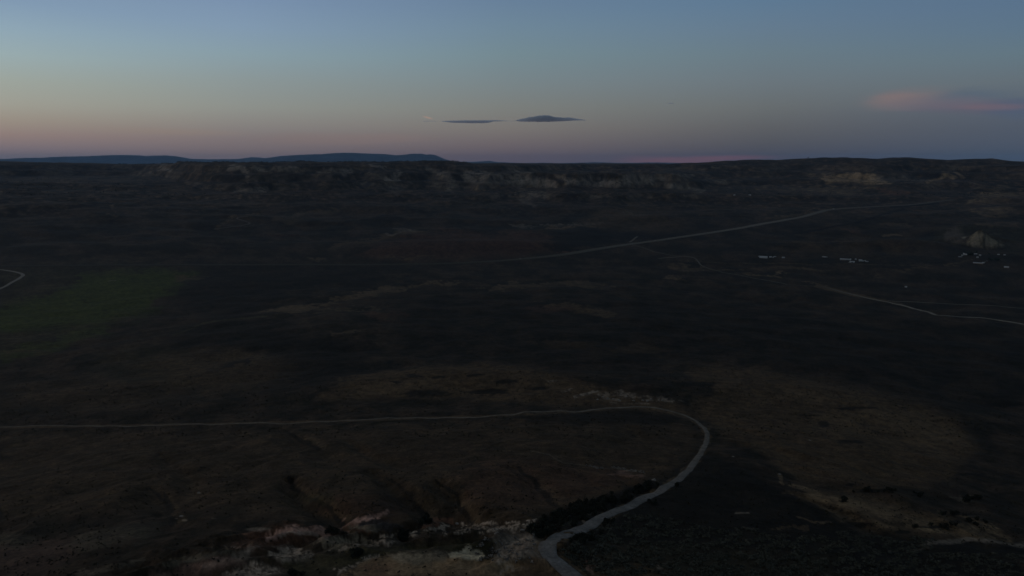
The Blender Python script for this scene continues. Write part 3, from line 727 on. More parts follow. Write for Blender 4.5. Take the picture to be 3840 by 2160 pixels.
M = {
    'road': land_mat('road_gravel', 1.1, 0.2, 0.05, 1),
    'ground': land_mat('scrub_ground', 0.9, 0.13, 0.5, 1), 'hills': land_mat('hill_scrub', 0.02, 0.005, 1.5, 1), 'mountains': land_mat('mountain_haze_tint', 0.003, 0.0012, 20.0, 1),
    'gravel': plain('pale_gravel', (0.13, 0.11, 0.085), .22, 0.8), 'track': plain('dusty_track', (0.10, 0.08, 0.056), .3, .5), 'asphalt': plain('worn_asphalt', (0.060, 0.052, 0.042), .25, .05),
    'shoulder': plain('gravel_shoulder', (0.075, 0.062, 0.045), .3, .05), 'marking': plain('road_paint', (0.5, 0.5, 0.45), .15, 1),
    'white': plain('white_siding', (0.40, 0.39, 0.36), .08, 1.5, .6), 'grey': plain('grey_siding', (0.22, 0.215, 0.20), .12, 1.5, .7), 'teal': plain('pale_green_siding', (0.30, 0.33, 0.30), .1, 1.5, .7),
    'tan': plain('tan_siding', (0.24, 0.20, 0.15), .12, 1.5, .7), 'metalroof': plain('pale_metal_roof', (0.34, 0.335, 0.31), .1, .6, .45, .4), 'darkroof': plain('dark_shingle_roof', (0.05, 0.048, 0.046), .2, 1.2),
    'glass': plain('dark_window_glass', (0.02, 0.024, 0.03), .1, 1, .1, .5), 'door': plain('brown_door', (0.08, 0.05, 0.035), .15, 3, .6), 'red': plain('rust_red_roof', (0.16, 0.05, 0.035), .2, 1),
    'tyre': plain('black_rubber', (0.02, 0.02, 0.02), .1, 5), 'bark': plain('grey_bark', (0.06, 0.048, 0.038), .3, 6), 'leaf': plain('dark_juniper_leaf', (0.018, 0.021, 0.013), .4, 1.3), 'leaf2': plain('grey_sage_leaf', (0.070, 0.070, 0.050), .45, .4), 'brush': plain('dull_brush_leaf', (0.034, 0.030, 0.018), .4, .4),
    'leaf3': plain('cottonwood_leaf', (0.022, 0.034, 0.018), .4, 0.5), 'rock': plain('pale_limestone', (0.19, 0.17, 0.14), .25, 2.5),
    'trim': plain('white_trim', (0.45, 0.44, 0.40), .05, 2, .6),
}

def set_props(o, label=None, cat=None, group=None, kind=None):
    if label: o['label'] = label
    if cat: o['category'] = cat
    if group: o['group'] = group
    if kind: o['kind'] = kind
    return o

# ------------------------------------------------------------------ build the land
def sheet(name, i0, i1, mat, label):
    nr = i1 - i0
    n = nr * NA
    co = np.empty((n, 3), np.float32)
    co[:, 0] = X[i0:i1].ravel(); co[:, 1] = Y[i0:i1].ravel(); co[:, 2] = Z[i0:i1].ravel()
    jj = np.arange(NA); jn = np.roll(jj, -1)
    ii = np.arange(nr - 1)[:, None] * NA
    q = np.stack([ii + jj, ii + jn, ii + NA + jn, ii + NA + jj], -1).reshape(-1, 4)[:, ::-1].astype(np.int32)
    me = bpy.data.meshes.new(name)
    me.vertices.add(n); me.vertices.foreach_set('co', co.ravel())
    nf = len(q)
    extra = 0
    me.loops.add(nf * 4); me.loops.foreach_set('vertex_index', q.ravel())
    me.polygons.add(nf); me.polygons.foreach_set('loop_start', np.arange(0, nf * 4, 4, dtype=np.int32)); me.polygons.foreach_set('loop_total', np.full(nf, 4, np.int32))
    me.polygons.foreach_set('use_smooth', np.ones(nf, bool))
    me.update(calc_edges=True)
    ca = me.color_attributes.new('cover', 'FLOAT_COLOR', 'POINT')
    cc = np.ones((n, 4), np.float32); cc[:, :3] = COL[i0:i1].reshape(-1, 3)
    ca.data.foreach_set('color', cc.ravel())
    me.materials.append(mat)
    o = bpy.data.objects.new(name, me); C.objects.link(o)
    set_props(o, kind='structure'); o['label'] = label
    return o

i_h = int(np.searchsorted(r_, 4300)); i_m = int(np.searchsorted(r_, 36000))
sheet('ground', 0, i_h + 1, M['ground'], 'dark rolling sagebrush valley floor with pale clay patches')
sheet('hills', i_h, i_m + 1, M['hills'], 'eroded scrubby mesa slopes and ridge behind the valley')
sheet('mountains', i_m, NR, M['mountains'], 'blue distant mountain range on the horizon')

# ------------------------------------------------------------------ air
hz = bpy.data.meshes.new('haze')
bm = bmesh.new(); bmesh.ops.create_cube(bm, size=1.0)
zb0, zt0 = float(Z.min()) - 1.5, float(max(Z.max(), CAM_Z)) + 8
for v in bm.verts:
    v.co = Vector((v.co.x * 118500, v.co.y * 118500, zb0 if v.co.z < 0 else zt0))
bm.to_mesh(hz); bm.free()
mh = bpy.data.materials.new('haze_air'); mh.use_nodes = True
nt = mh.node_tree; nt.nodes.clear()
pv = nt.nodes.new('ShaderNodeVolumePrincipled'); mo = nt.nodes.new('ShaderNodeOutputMaterial')
pv.inputs['Color'].default_value = (0.38, 0.65, 1.0, 1); pv.inputs['Density'].default_value = 1.15e-5
pv.inputs['Anisotropy'].default_value = 0.0
nt.links.new(pv.outputs[0], mo.inputs['Volume'])
hz.materials.append(mh)
ho = bpy.data.objects.new('haze', hz); C.objects.link(ho); set_props(ho, 'thin blue evening haze over the whole valley', None, None, 'stuff')
ho.visible_shadow = True

# ------------------------------------------------------------------ roads
def catmull(pts, step):
    pts = [np.array(p, float) for p in pts]; out_ = []
    P = [2 * pts[0] - pts[1]] + pts + [2 * pts[-1] - pts[-2]]
    for i in range(1, len(P) - 2):
        n = max(2, int(np.linalg.norm(P[i + 1] - P[i]) / step))
        for k_ in range(n):
            t = k_ / n
            a, b, c, d = P[i - 1], P[i], P[i + 1], P[i + 2]
            out_.append(0.5 * ((2 * b) + (c - a) * t + (2 * a - 5 * b + 4 * c - d) * t * t + (3 * b - a - 3 * c + d) * t ** 3))
    out_.append(pts[-1])
    return np.array(out_)

def strip(name, pts_world, offs, lift, mat, kind='structure', label=None, wob=0.0, step=4.0, width=None, tint=None):
    """a road surface laid on the land; offs are offsets across it in metres"""
    c = catmull(pts_world, step)
    t = np.gradient(c, axis=0); t /= (np.linalg.norm(t, axis=1, keepdims=True) + 1e-9)
    nrm = np.stack([t[:, 1], -t[:, 0]], -1)
    L = np.concatenate([[0], np.cumsum(np.linalg.norm(np.diff(c, axis=0), axis=1))])
    rows = []
    zc = None
    for oi, o_ in enumerate(offs):
        w = np.full(len(c), float(o_))
        if width: w = w * np.interp(L, width[0], width[1])
        if wob and oi in (0, len(offs) - 1): w = w + wob * fbm(L / 9.0, L * 0 + oi, 3, 300 + oi)
        p = c + nrm * w[:, None]
        rows.append(p)
    zs = [ground_z(p[:, 0], p[:, 1]) for p in rows]
    zmax = np.max(np.stack(zs), axis=0)
    verts = []; faces = []
    n = len(offs)
    for i in range(len(c)):
        for k_ in range(n):
            zz = zs[k_][i] * 0.6 + zmax[i] * 0.4 + lift
            if k_ in (0, n - 1): zz = zs[k_][i] + lift * 0.35
            verts.append((rows[k_][i, 0], rows[k_][i, 1], zz))
    for i in range(len(c) - 1):
        for k_ in range(n - 1):
            a = i * n + k_; faces.append((a, a + 1, a + n + 1, a + n))
    me = bpy.data.meshes.new(name); me.from_pydata(verts, [], faces); me.materials.append(mat)
    for p in me.polygons: p.use_smooth = True
    if tint:
        ca = me.color_attributes.new('cover', 'FLOAT_COLOR', 'POINT'); tv = np.ones((len(c), n, 4), np.float32)
        for q_ in range(3): tv[..., q_] = np.interp(L, tint[0], [t_[q_] for t_ in tint[1]])[:, None]
        if n > 3: tv[:, 0, :3] *= .75; tv[:, -1, :3] *= .75
        ca.data.foreach_set('color', tv.ravel())
    me.update()
    o = bpy.data.objects.new(name, me); C.objects.link(o); set_props(o, label, None, None, kind)
    return o, c

gravel_px = [(2190, 2200), (2148, 2160), (2102, 2120), (2067, 2093), (2051, 2066), (2055, 2039), (2082, 2023), (2117, 2010), (2164, 1996), (2211, 1973), (2249, 1945), (2327, 1911), (2416, 1868),
             (2498, 1825), (2560, 1782), (2606, 1732), (2638, 1681), (2652, 1639), (2645, 1612), (2626, 1594), (2579, 1564), (2530, 1547), (2482, 1535), (2424, 1527), (2366, 1527), (2288, 1531), (2133, 1545),
             (1900, 1557), (1532, 1569), (1299, 1578), (950, 1587), (660, 1592), (350, 1598), (0, 1603), (-200, 1606)]
def wp(pxs): return [tuple(p) for p in places(pxs)]
gw = wp(gravel_px)
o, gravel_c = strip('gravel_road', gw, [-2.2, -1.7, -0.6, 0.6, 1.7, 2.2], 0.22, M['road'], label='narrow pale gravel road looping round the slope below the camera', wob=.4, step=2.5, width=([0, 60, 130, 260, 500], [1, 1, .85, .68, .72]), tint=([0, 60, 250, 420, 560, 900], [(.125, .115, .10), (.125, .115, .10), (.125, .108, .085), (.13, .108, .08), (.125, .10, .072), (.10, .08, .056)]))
strip('wheel_track', gw, [-0.22, 0.22], 0.30, M['track'], step=2.5, label='darker strip between the wheel ruts of the gravel road')
hww = wp(hw_px)
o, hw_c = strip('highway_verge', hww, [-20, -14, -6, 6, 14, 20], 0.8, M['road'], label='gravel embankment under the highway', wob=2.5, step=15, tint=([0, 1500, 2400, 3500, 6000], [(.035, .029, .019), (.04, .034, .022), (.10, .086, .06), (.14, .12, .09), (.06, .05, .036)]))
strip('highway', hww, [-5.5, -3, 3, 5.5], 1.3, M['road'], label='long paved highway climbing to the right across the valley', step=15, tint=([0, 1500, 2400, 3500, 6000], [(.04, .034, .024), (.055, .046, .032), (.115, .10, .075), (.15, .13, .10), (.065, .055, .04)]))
strip('road_marking', hww, [-0.12, 0.12], 1.4, M['marking'], label='pale centre line of the highway', step=15)
side_px = [(2362, 917), (2405, 927), (2463, 946), (2521, 958), (2579, 962), (2608, 970), (2630, 995), (2676, 1012), (2793, 1036), (2840, 1046), (2953, 1067), (3088, 1077), (3170, 1098), (3267, 1121), (3383, 1145),
           (3461, 1166), (3539, 1184), (3655, 1191), (3733, 1199), (3840, 1217), (3960, 1240)]
sw = wp(side_px)
cut = 10
strip('side_road', sw[:cut + 1], [-3, -1.6, 1.6, 3], 0.5, plain('faint_track', (0.082, 0.067, 0.046), .4, .3), label='faint dirt road leaving the highway junction', wob=1.2, step=8)
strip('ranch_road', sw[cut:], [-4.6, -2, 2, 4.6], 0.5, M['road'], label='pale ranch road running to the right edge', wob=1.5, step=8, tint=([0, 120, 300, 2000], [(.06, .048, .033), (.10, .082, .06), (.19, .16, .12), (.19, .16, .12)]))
strip('dirt_track', wp([(2467, 969), (2510, 966), (2560, 962), (2600, 966)]), [-5, 0, 5], 0.6, M['track'], label='short dirt track joining the side road', step=8)
strip('dirt_track', wp([(2390, 887), (2376, 898), (2362, 908)]), [-5, 0, 5], 0.5, M['track'], label='dirt track dropping to the highway junction', step=10)
strip('dirt_track', wp([(3330, 1128), (3383, 1131), (3600, 1142), (3840, 1156), (3900, 1160)]), [-4, 0, 4], 0.5, M['track'], label='faint track above the ranch road', step=8)
strip('dirt_track', wp([(-40, 1095), (0, 1083), (43, 1060), (74, 1043), (86, 1031), (66, 1022), (23, 1014), (-40, 1008)]), [-5, -2, 2, 5], 0.8, plain('bend_gravel', (0.17, 0.145, 0.11), .25, .3), label='pale gravel track bending at the left edge', wob=1, step=6)
strip('dirt_track', wp([(800, 860), (860, 852), (905, 846), (936, 838), (915, 828), (889, 818), (930, 811)]), [-4, 0, 4], 1.0, M['track'], label='zigzag track on the slope at mid left', step=10)
strip('dirt_track', wp([(405, 1055), (420, 1052), (438, 1052)]), [-3, 0, 3], 0.6, M['gravel'], label='short pale strip in the green meadow', step=6)

#OBJECTS_HERE
# ------------------------------------------------------------------ mesh helpers
class MB:
    def __init__(s): s.v = []; s.f = []
    def box(s, x0, x1, y0, y1, z0, z1):
        b = len(s.v); s.v += [(x0, y0, z0), (x1, y0, z0), (x1, y1, z0), (x0, y1, z0), (x0, y0, z1), (x1, y0, z1), (x1, y1, z1), (x0, y1, z1)]
        s.f += [tuple(b + i for i in q) for q in ((3, 2, 1, 0), (4, 5, 6, 7), (0, 1, 5, 4), (1, 2, 6, 5), (2, 3, 7, 6), (3, 0, 4, 7))]
        return s
    def hexa(s, p):
        b = len(s.v); s.v += p
        s.f += [tuple(b + i for i in q) for q in ((3, 2, 1, 0), (4, 5, 6, 7), (0, 1, 5, 4), (1, 2, 6, 5), (2, 3, 7, 6), (3, 0, 4, 7))]
        return s
    def gable_wall(s, w, d, h, rh):
        """walls with triangular gables at both ends of the x axis"""
        b = len(s.v); w /= 2; d /= 2
        s.v += [(-w, -d, -1), (w, -d, -1), (w, d, -1), (-w, d, -1), (-w, -d, h), (w, -d, h), (w, d, h), (-w, d, h), (-w, 0, h + rh), (w, 0, h + rh)]
        s.f += [tuple(b + i for i in q) for q in ((0, 1, 5, 4), (2, 3, 7, 6), (1, 2, 6, 9, 5), (3, 0, 4, 8, 7), (3, 2, 1, 0))]
        return s
    def slope(s, w, d, h, rh, t=0.25, o=0.5):
        w = w / 2 + o; k = rh / (d / 2); D_ = d / 2 + o
        for sg in (-1, 1):
            a = [(-w, sg * D_, h - o * k), (w, sg * D_, h - o * k), (w, 0, h + rh), (-w, 0, h + rh)]
            p = a + [(x, y, z + t) for x, y, z in a]
            s.hexa(p if sg < 0 else [p[1], p[0], p[3], p[2], p[5], p[4], p[7], p[6]])
        return s
    def cyl(s, cx, cy, cz, r, w, axis='y', n=12):
        b = len(s.v)
        for e in (-w / 2, w / 2):
            for i in range(n):
                a = 2 * math.pi * i / n; u, v = r * math.cos(a), r * math.sin(a)
                s.v.append((cx + u, cy + e, cz + v) if axis == 'y' else (cx + u, cy + v, cz + e + w / 2))
        for i in range(n): s.f.append((b + i, b + (i + 1) % n, b + n + (i + 1) % n, b + n + i))
        s.f.append(tuple(b + i for i in range(n))[::-1]); s.f.append(tuple(b + n + i for i in range(n)))
        return s
    def tube(s, pts, rad, n=6):
        b = len(s.v)
        for p, q in zip(pts, rad):
            for i in range(n):
                a = 2 * math.pi * i / n; s.v.append((p[0] + q * math.cos(a), p[1] + q * math.sin(a), p[2]))
        for k_ in range(len(pts) - 1):
            for i in range(n):
                s.f.append((b + k_ * n + i, b + k_ * n + (i + 1) % n, b + (k_ + 1) * n + (i + 1) % n, b + (k_ + 1) * n + i))
        return s
    def mesh(s, name, mat, smooth=False):
        me = bpy.data.meshes.new(name); me.from_pydata(s.v, [], s.f); me.materials.append(mat)
        if smooth:
            for p in me.polygons: p.use_smooth = True
        me.update(); return me
    def build(s, name, mat, parent=None, smooth=False):
        o = bpy.data.objects.new(name, s.mesh(name, mat, smooth)); C.objects.link(o); o.parent = parent
        return o

def empty(name, loc, rz, label, cat, group=None, scale=1.0):
    o = bpy.data.objects.new(name, None); C.objects.link(o)
    o.location = loc; o.rotation_euler = (0, 0, rz); o.scale = (scale,) * 3
    return set_props(o, label, cat, group)

def copy_tree(o, loc, rz, scale, label=None, group=None):
    c = o.copy(); C.objects.link(c); c.location = loc; c.rotation_euler = (0, 0, rz); c.scale = (scale,) * 3
    if label: c['label'] = label
    if group: c['group'] = group
    for ch in o.children:
        d = ch.copy(); C.objects.link(d); d.parent = c
    return c

def spot(px, py, sink=0.0):
    x, y = place(px, py)
    return (x, y, float(ground_z(x, y)) - sink), -math.atan2(x, y)

# ------------------------------------------------------------------ houses of the ranches on the valley floor
def house(px, py, w, d, h, rh, turn, label, wall='white', roof='metalroof', windows=2, door=True, cat='house', name='house', wing=None, group=None):
    loc, rz = spot(px, py)
    t = empty(name, loc, rz + R(turn), label, cat, group)
    MB().gable_wall(w, d, h, rh).build('wall', M[wall], t)
    MB().slope(w, d, h, rh).build('roof', M[roof], t)
    if door:
        MB().box(-0.6, 0.6, -d / 2 - 0.08, -d / 2 + 0.02, 0, 2.1).build('door', M['door'], t)
    for i in range(windows):
        x = (i + 0.5) / windows * w - w / 2
        if door and abs(x) < 1.3: x += 2.4
        f = MB().box(x - 0.75, x + 0.75, -d / 2 - 0.07, -d / 2 + 0.02, 0.9, 2.2).build('window', M['trim'], t)
        MB().box(x - 0.6, x + 0.6, -d / 2 - 0.10, -d / 2 - 0.05, 1.05, 2.05).build('pane', M['glass'], f)
    if wing:
        ww, wd, wh = wing
        g = MB(); g.box(w / 2 + 0.003, w / 2 + ww, -wd / 2, wd / 2, -1, wh).build('side_wing', M[wall], t)
        MB().hexa([(w / 2 + 0.3, -wd / 2 - .4, wh), (w / 2 + ww + .4, -wd / 2 - .4, wh), (w / 2 + ww + .4, wd / 2 + .4, wh + .5), (w / 2 + .3, wd / 2 + .4, wh + .5),
                   (w / 2 + 0.3, -wd / 2 - .4, wh + .2), (w / 2 + ww + .4, -wd / 2 - .4, wh + .2), (w / 2 + ww + .4, wd / 2 + .4, wh + .7), (w / 2 + .3, wd / 2 + .4, wh + .7)]).build('wing_roof', M[roof], t)
    return t

def trailer(px, py, w, label, turn=0, wall='white', group=None):
    loc, rz = spot(px, py)
    t = empty('trailer', loc, rz + R(turn), label, 'trailer', group)
    MB().box(-w / 2, w / 2, -1.5, 1.5, 0.5, 3.1).build('body', M[wall], t)
    MB().box(-w / 2 - .1, w / 2 + .1, -1.6, 1.6, 3.1, 3.3).build('roof', M['metalroof'], t)
    n = max(1, int(w / 4))
    for i in range(n):
        x = (i + .5) / n * w - w / 2
        MB().box(x - .5, x + .5, -1.55, -1.49, 1.5, 2.4).build('window', M['glass'], t)
    for sx_ in (-w * .2, w * .2):
        MB().cyl(sx_, -1.35, .45, .45, .25).build('wheel', M['tyre'], t)
        MB().cyl(sx_, 1.35, .45, .45, .25).build('wheel', M['tyre'], t)
    MB().box(-w / 2 - 1.6, -w / 2, -.08, .08, .45, .6).build('hitch', M['tyre'], t)
    return t

# left ranch
house(2863, 967, 25, 16, 3.6, 2.6, -6, 'broad low pale grey barn, largest building of the left ranch', 'white', 'metalroof', 0, False, 'barn', 'barn')
trailer(2849, 963, 8, 'small white trailer at the left end of the pale grey barn', 4)
house(2889.5, 966, 7, 6, 3.2, 1.4, 10, 'small white house just right of the pale grey barn', windows=1)
house(2899.5, 967, 4.5, 4, 2.2, 0.8, 0, 'tiny white shed between the small white house and a trailer', 'white', 'metalroof', 0, True, 'shed', 'shed')
trailer(2905.5, 964, 8, 'white trailer parked at the right end of the left ranch', 12)
house(2937, 968, 8, 7, 2.6, 1.8, 18, 'dull grey shed standing alone right of the left ranch', 'grey', 'metalroof', 0, True, 'shed', 'shed')
# the lone one
trailer(3090, 965, 12, 'long white trailer standing alone between the two ranches', -14)
trailer(3099.5, 966, 5, 'short grey trailer beside the lone long white trailer', -5, 'grey')
# middle ranch
def motel():
    loc, rz = spot(3170, 975)
    t = empty('long_house', loc, rz + R(-5), 'long white one-storey building with a row of dark openings', 'house')
    MB().gable_wall(33, 7, 3.3, 1.4).build('wall', M['white'], t); MB().slope(33, 7, 3.3, 1.4).build('roof', M['metalroof'], t)
    for x in (-13.8, -10.2, -6.6, 2.4, 6.0, 9.4, 13.0):
        f = MB().box(x - 1.15, x + 1.15, -3.62, -3.49, 0.35, 2.75).build('window', M['trim'], t)
        MB().box(x - .95, x + .95, -3.68, -3.60, .5, 2.6).build('pane', M['glass'], f)
    MB().hexa([(-4.3, -5.4, -1), (0.3, -5.4, -1), (0.3, -3.503, -1), (-4.3, -3.503, -1), (-4.3, -5.4, 3.6), (0.3, -5.4, 3.6), (0.3, -3.503, 4.2), (-4.3, -3.503, 4.2)]).build('porch', M['white'], t)
    MB().box(-2.9, -1.1, -5.46, -5.38, 0, 2.4).build('door', M['door'], t)
motel()
house(3189.5, 974, 4, 4, 2.6, 1.0, -10, 'small grey shed at the right end of the long white building', 'grey', 'metalroof', 0, True, 'shed', 'shed')
def gable_front():
    loc, rz = spot(3195, 985)
    t = empty('house', loc, rz + R(3), 'white house with dark gable centre in front of the long white building', 'house')
    MB().gable_wall(15, 9, 3.0, 2.4).build('wall', M['white'], t); MB().slope(15, 9, 3.0, 2.4).build('roof', M['metalroof'], t)
    g = MB(); g.v = [(-2.6, -5.5, -1), (2.6, -5.5, -1), (2.6, -4.503, -1), (-2.6, -4.503, -1), (-2.6, -5.5, 3), (2.6, -5.5, 3), (2.6, -4.503, 3), (-2.6, -4.503, 3), (0, -5.5, 4.9), (0, -4.503, 4.9)]
    g.f = [(3, 2, 1, 0), (0, 1, 5, 8, 4), (1, 2, 6, 5), (2, 3, 7, 9, 6), (3, 0, 4, 7), (5, 6, 9, 8), (7, 4, 8, 9)]
    g.build('porch', M['grey'], t)
    MB().box(-1.2, 1.2, -5.58, -5.48, 0, 2.6).build('door', M['darkroof'], t)
    for x in (-5.5, 5.5):
        f = MB().box(x - .8, x + .8, -4.6, -4.49, .9, 2.2).build('window', M['trim'], t)
        MB().box(x - .65, x + .65, -4.65, -4.58, 1.0, 2.1).build('pane', M['glass'], f)
gable_front()
house(3208.5, 974.5, 4.5, 4, 3.0, 1.2, 0, 'tiny white shed standing alone behind the middle ranch yard', 'white', 'metalroof', 0, True, 'shed', 'shed')
house(3226.5, 980, 10, 9, 3.6, 2.6, 0, 'pale green gabled house with a white side wing', 'teal', 'metalroof', 3, True, wing=(5, 6, 2.8))
trailer(3250, 982.5, 10, 'long white trailer at the right end of the middle ranch', 2)
trailer(3244, 979, 4, 'short white trailer behind the pale green house', 30)
# right ranch
house(3620, 956, 10, 7, 3.0, 1.6, -14, 'white house at the top left of the right ranch', windows=2)
house(3613.5, 954, 4, 4, 4.2, 1.0, 0, 'narrow tall white shed touching the top left ranch house', 'white', 'metalroof', 0, True, 'shed', 'shed')
trailer(3608, 959, 6, 'short white trailer below the narrow tall shed', 3)
trailer(3600.5, 965, 12, 'long grey trailer at the lower left of the right ranch', 0, 'grey')
house(3658, 955, 9, 6, 3.0, 1.6, 22, 'grey-white house behind the dark trees of the right ranch', 'grey', windows=2)
house(3665.5, 967, 6, 5, 3.0, 1.3, 0, 'bright white cottage in the middle of the right ranch', windows=1)
house(3674.5, 960, 6, 6, 3.4, 1.6, 0, 'dull grey shed right of the bright white cottage', 'grey', 'metalroof', 1, True, 'shed', 'shed')
trailer(3744, 956, 6, 'small pale trailer above the field at the far right', -24)
house(3767, 958, 6, 5, 2.4, 1.1, 0, 'small dull house farthest right behind the ranch', 'grey', windows=1)
house(3667, 989, 27, 9, 3.0, 1.3, 0, 'long low tan shed below the right ranch', 'tan', 'metalroof', 0, True, 'shed', 'shed')
house(3687, 988, 6, 7, 3.2, 1.2, 0, 'dull grey shed at the right end of the long tan shed', 'grey', 'metalroof', 0, True, 'shed', 'shed')
house(3774, 1004, 12, 8, 3.0, 1.6, -6, 'lone pale house below the field near the right edge', 'white', windows=2)
house(3397, 1078, 5, 4, 2.6, 1.0, 0, 'lone white shed on the plain above the ranch road', 'white', 'metalroof', 0, True, 'shed', 'shed')
house(2754, 733, 12, 9, 4.5, 2.0, 0, 'left one of two far white houses below the ridge', windows=1)
house(2812, 733, 16, 10, 4.5, 2.0, 0, 'right one of two far white houses below the ridge', windows=1)

# ------------------------------------------------------------------ vehicles
def car_meshes():
    body = MB(); body.hexa([(-2.2, -.88, .35), (2.2, -.88, .35), (2.2, .88, .35), (-2.2, .88, .35), (-2.15, -.86, .85), (2.15, -.86, .95), (2.15, .86, .95), (-2.15, .86, .85)])
    body.hexa([(-1.25, -.84, .88), (1.6, -.84, .93), (1.6, .84, .93), (-1.25, .84, .88), (-.65, -.7, 1.45), (1.2, -.7, 1.45), (1.2, .7, 1.45), (-.65, .7, 1.45)])
    win = MB(); win.hexa([(-1.0, -.86, .96), (1.4, -.86, .98), (1.4, .86, .98), (-1.0, .86, .96), (-.62, -.74, 1.36), (1.15, -.74, 1.36), (1.15, .74, 1.36), (-.62, .74, 1.36)])
    return body, win
def car(loc, rz, label, mat, group=None):
    t = empty('car', loc, rz, label, 'car', group)
    b, w = car_meshes()
    b.build('body', M[mat], t); w.build('window', M['glass'], t)
    for x in (-1.35, 1.4):
        for y in (-.8, .8): MB().cyl(x, y, .33, .33, .22).build('wheel', M['tyre'], t)
    return t
def truck(loc, rz, label):
    t = empty('truck', loc, rz, label, 'truck')
    MB().box(-7.5, 4.2, -1.28, 1.28, 1.1, 4.0).build('cargo_box', M['white'], t)
    MB().hexa([(4.6, -1.2, .6), (7.6, -1.2, .6), (7.6, 1.2, .6), (4.6, 1.2, .6), (4.6, -1.2, 3.2), (6.3, -1.1, 3.2), (6.3, 1.1, 3.2), (4.6, 1.2, 3.2)]).build('cab', M['grey'], t)
    MB().hexa([(6.75, -1.0, 1.9), (7.05, -1.0, 1.9), (7.05, 1.0, 1.9), (6.75, 1.0, 1.9), (6.3, -1.0, 2.9), (6.48, -1.0, 2.9), (6.48, 1.0, 2.9), (6.3, 1.0, 2.9)]).build('window', M['glass'], t)
    MB().box(-7.4, 7.4, -.5, .5, .7, 1.1).build('frame', M['tyre'], t)
    for x in (-6.4, -5.2, 3.6, 6.4):
        for y in (-1.1, 1.1): MB().cyl(x, y, .5, .5, .3).build('wheel', M['tyre'], t)
def on_line(c, px, lift):
    sx_ = 1920 + FOC * c[:, 0] / (c[:, 1] * cp - (ground_z(c[:, 0], c[:, 1]) - CAM_Z) * sp)
    i = int(np.argmin(abs(sx_ - px))); i = min(max(i, 1), len(c) - 2)
    d = c[i + 1] - c[i - 1]; n = np.array([d[1], -d[0]]) / np.linalg.norm(d)
    p = c[i] + n * 2.4
    return (float(p[0]), float(p[1]), float(ground_z(p[0], p[1])) + lift), math.atan2(d[1], d[0])
loc, rz = on_line(hw_c, 3124, 1.35); truck(loc, rz, 'white box truck on the highway at its upper bend')
for px_, lab, mt in ((2451, 'white car on the highway just right of the junction', 'white'), (2505, 'white car on the highway following the other uphill', 'white'), (1946, 'grey car on the highway far left of the junction', 'metalroof')):
    loc, rz = on_line(hw_c, px_, 1.35); car(loc, rz, lab, mt)
for px_, py_, lab, mt, rr_ in ((3234, 985, 'dark car parked in front of the pale green house', 'tyre', 20), (3183, 984, 'small white car parked left of the gable-fronted house', 'white', 5), (3694, 983, 'white car in the yard right of the long tan shed', 'white', 15),
                           (3703, 984, 'rust red car in the yard right of the long tan shed', 'red', 40), (3700, 979, 'pale car at the back of the yard by the tan shed', 'metalroof', -10), (2880, 970, 'grey car parked before the small white house', 'grey', 30)):
    loc, rz = spot(px_, py_); car(loc, rz + R(rr_), lab, mt)

# ------------------------------------------------------------------ trees and shrubs
def foliage(rx, rz_, n, q, seed, lobes=5, flat=0.25):
    rg = np.random.default_rng(seed); g = MB()
    cs = [(rg.uniform(-.45, .45) * rx, rg.uniform(-.45, .45) * rx, rz_ * rg.uniform(flat, .75), rg.uniform(.4, .7)) for _ in range(lobes)]
    for i in range(n):
        cx, cy, cz, k_ = cs[rg.integers(lobes)]
        d = rg.normal(size=3); d /= np.linalg.norm(d); d *= rg.uniform(.55, 1.0)
        p = np.array([cx + d[0] * rx * k_, cy + d[1] * rx * k_, max(0.05, cz + d[2] * rz_ * .5 * k_ * 1.2)])
        u = rg.normal(size=3); u /= np.linalg.norm(u); v = np.cross(u, rg.normal(size=3)); v /= np.linalg.norm(v)
        a = q * rg.uniform(.6, 1.4); b = len(g.v)
        for su, sv in ((-1, -.6), (1, -.5), (.7, .8), (-.8, .6)): g.v.append(tuple(p + u * su * a + v * sv * a))
        g.f.append((b, b + 1, b + 2, b + 3))
    return g

shrub_protos = []
GSH = 'dark shrubs crowding beside the gravel road'
LSH = 'low dark shrub in the thicket crowding beside the gravel road'
def make_bush(seed, mat):
    t = empty('shrub', (0, 0, 0), 0, LSH, 'shrub', GSH)
    foliage(1.0, 1.5, 110, .16, seed, 6).build('foliage', M[mat], t)
    g = MB(); g.tube([(0, 0, -.3), (.05, 0, .3), (.1, .05, .8)], [.09, .07, .03]); g.tube([(0, 0, .1), (-.25, .1, .6), (-.35, .1, .9)], [.06, .04, .02]); g.build('stem', M['bark'], t)
    return t
protos = [make_bush(s_, 'leaf') for s_ in (1, 2, 3, 4)]
free = list(protos)
def put(px, py, sc_, label=None, group=None, proto_list=None, fr=None):
    global free
    loc, rz = spot(px, py, .1)
    if proto_list is None and free:
        o = free.pop(); o.location = loc; o.rotation_euler = (0, 0, random.uniform(0, 6.28)); o.scale = (sc_,) * 3
        if label: o['label'] = label
        if group: o['group'] = group
        return o
    return copy_tree((proto_list or protos)[random.randrange(4)], loc, random.uniform(0, 6.28), sc_, label or LSH, group or GSH)

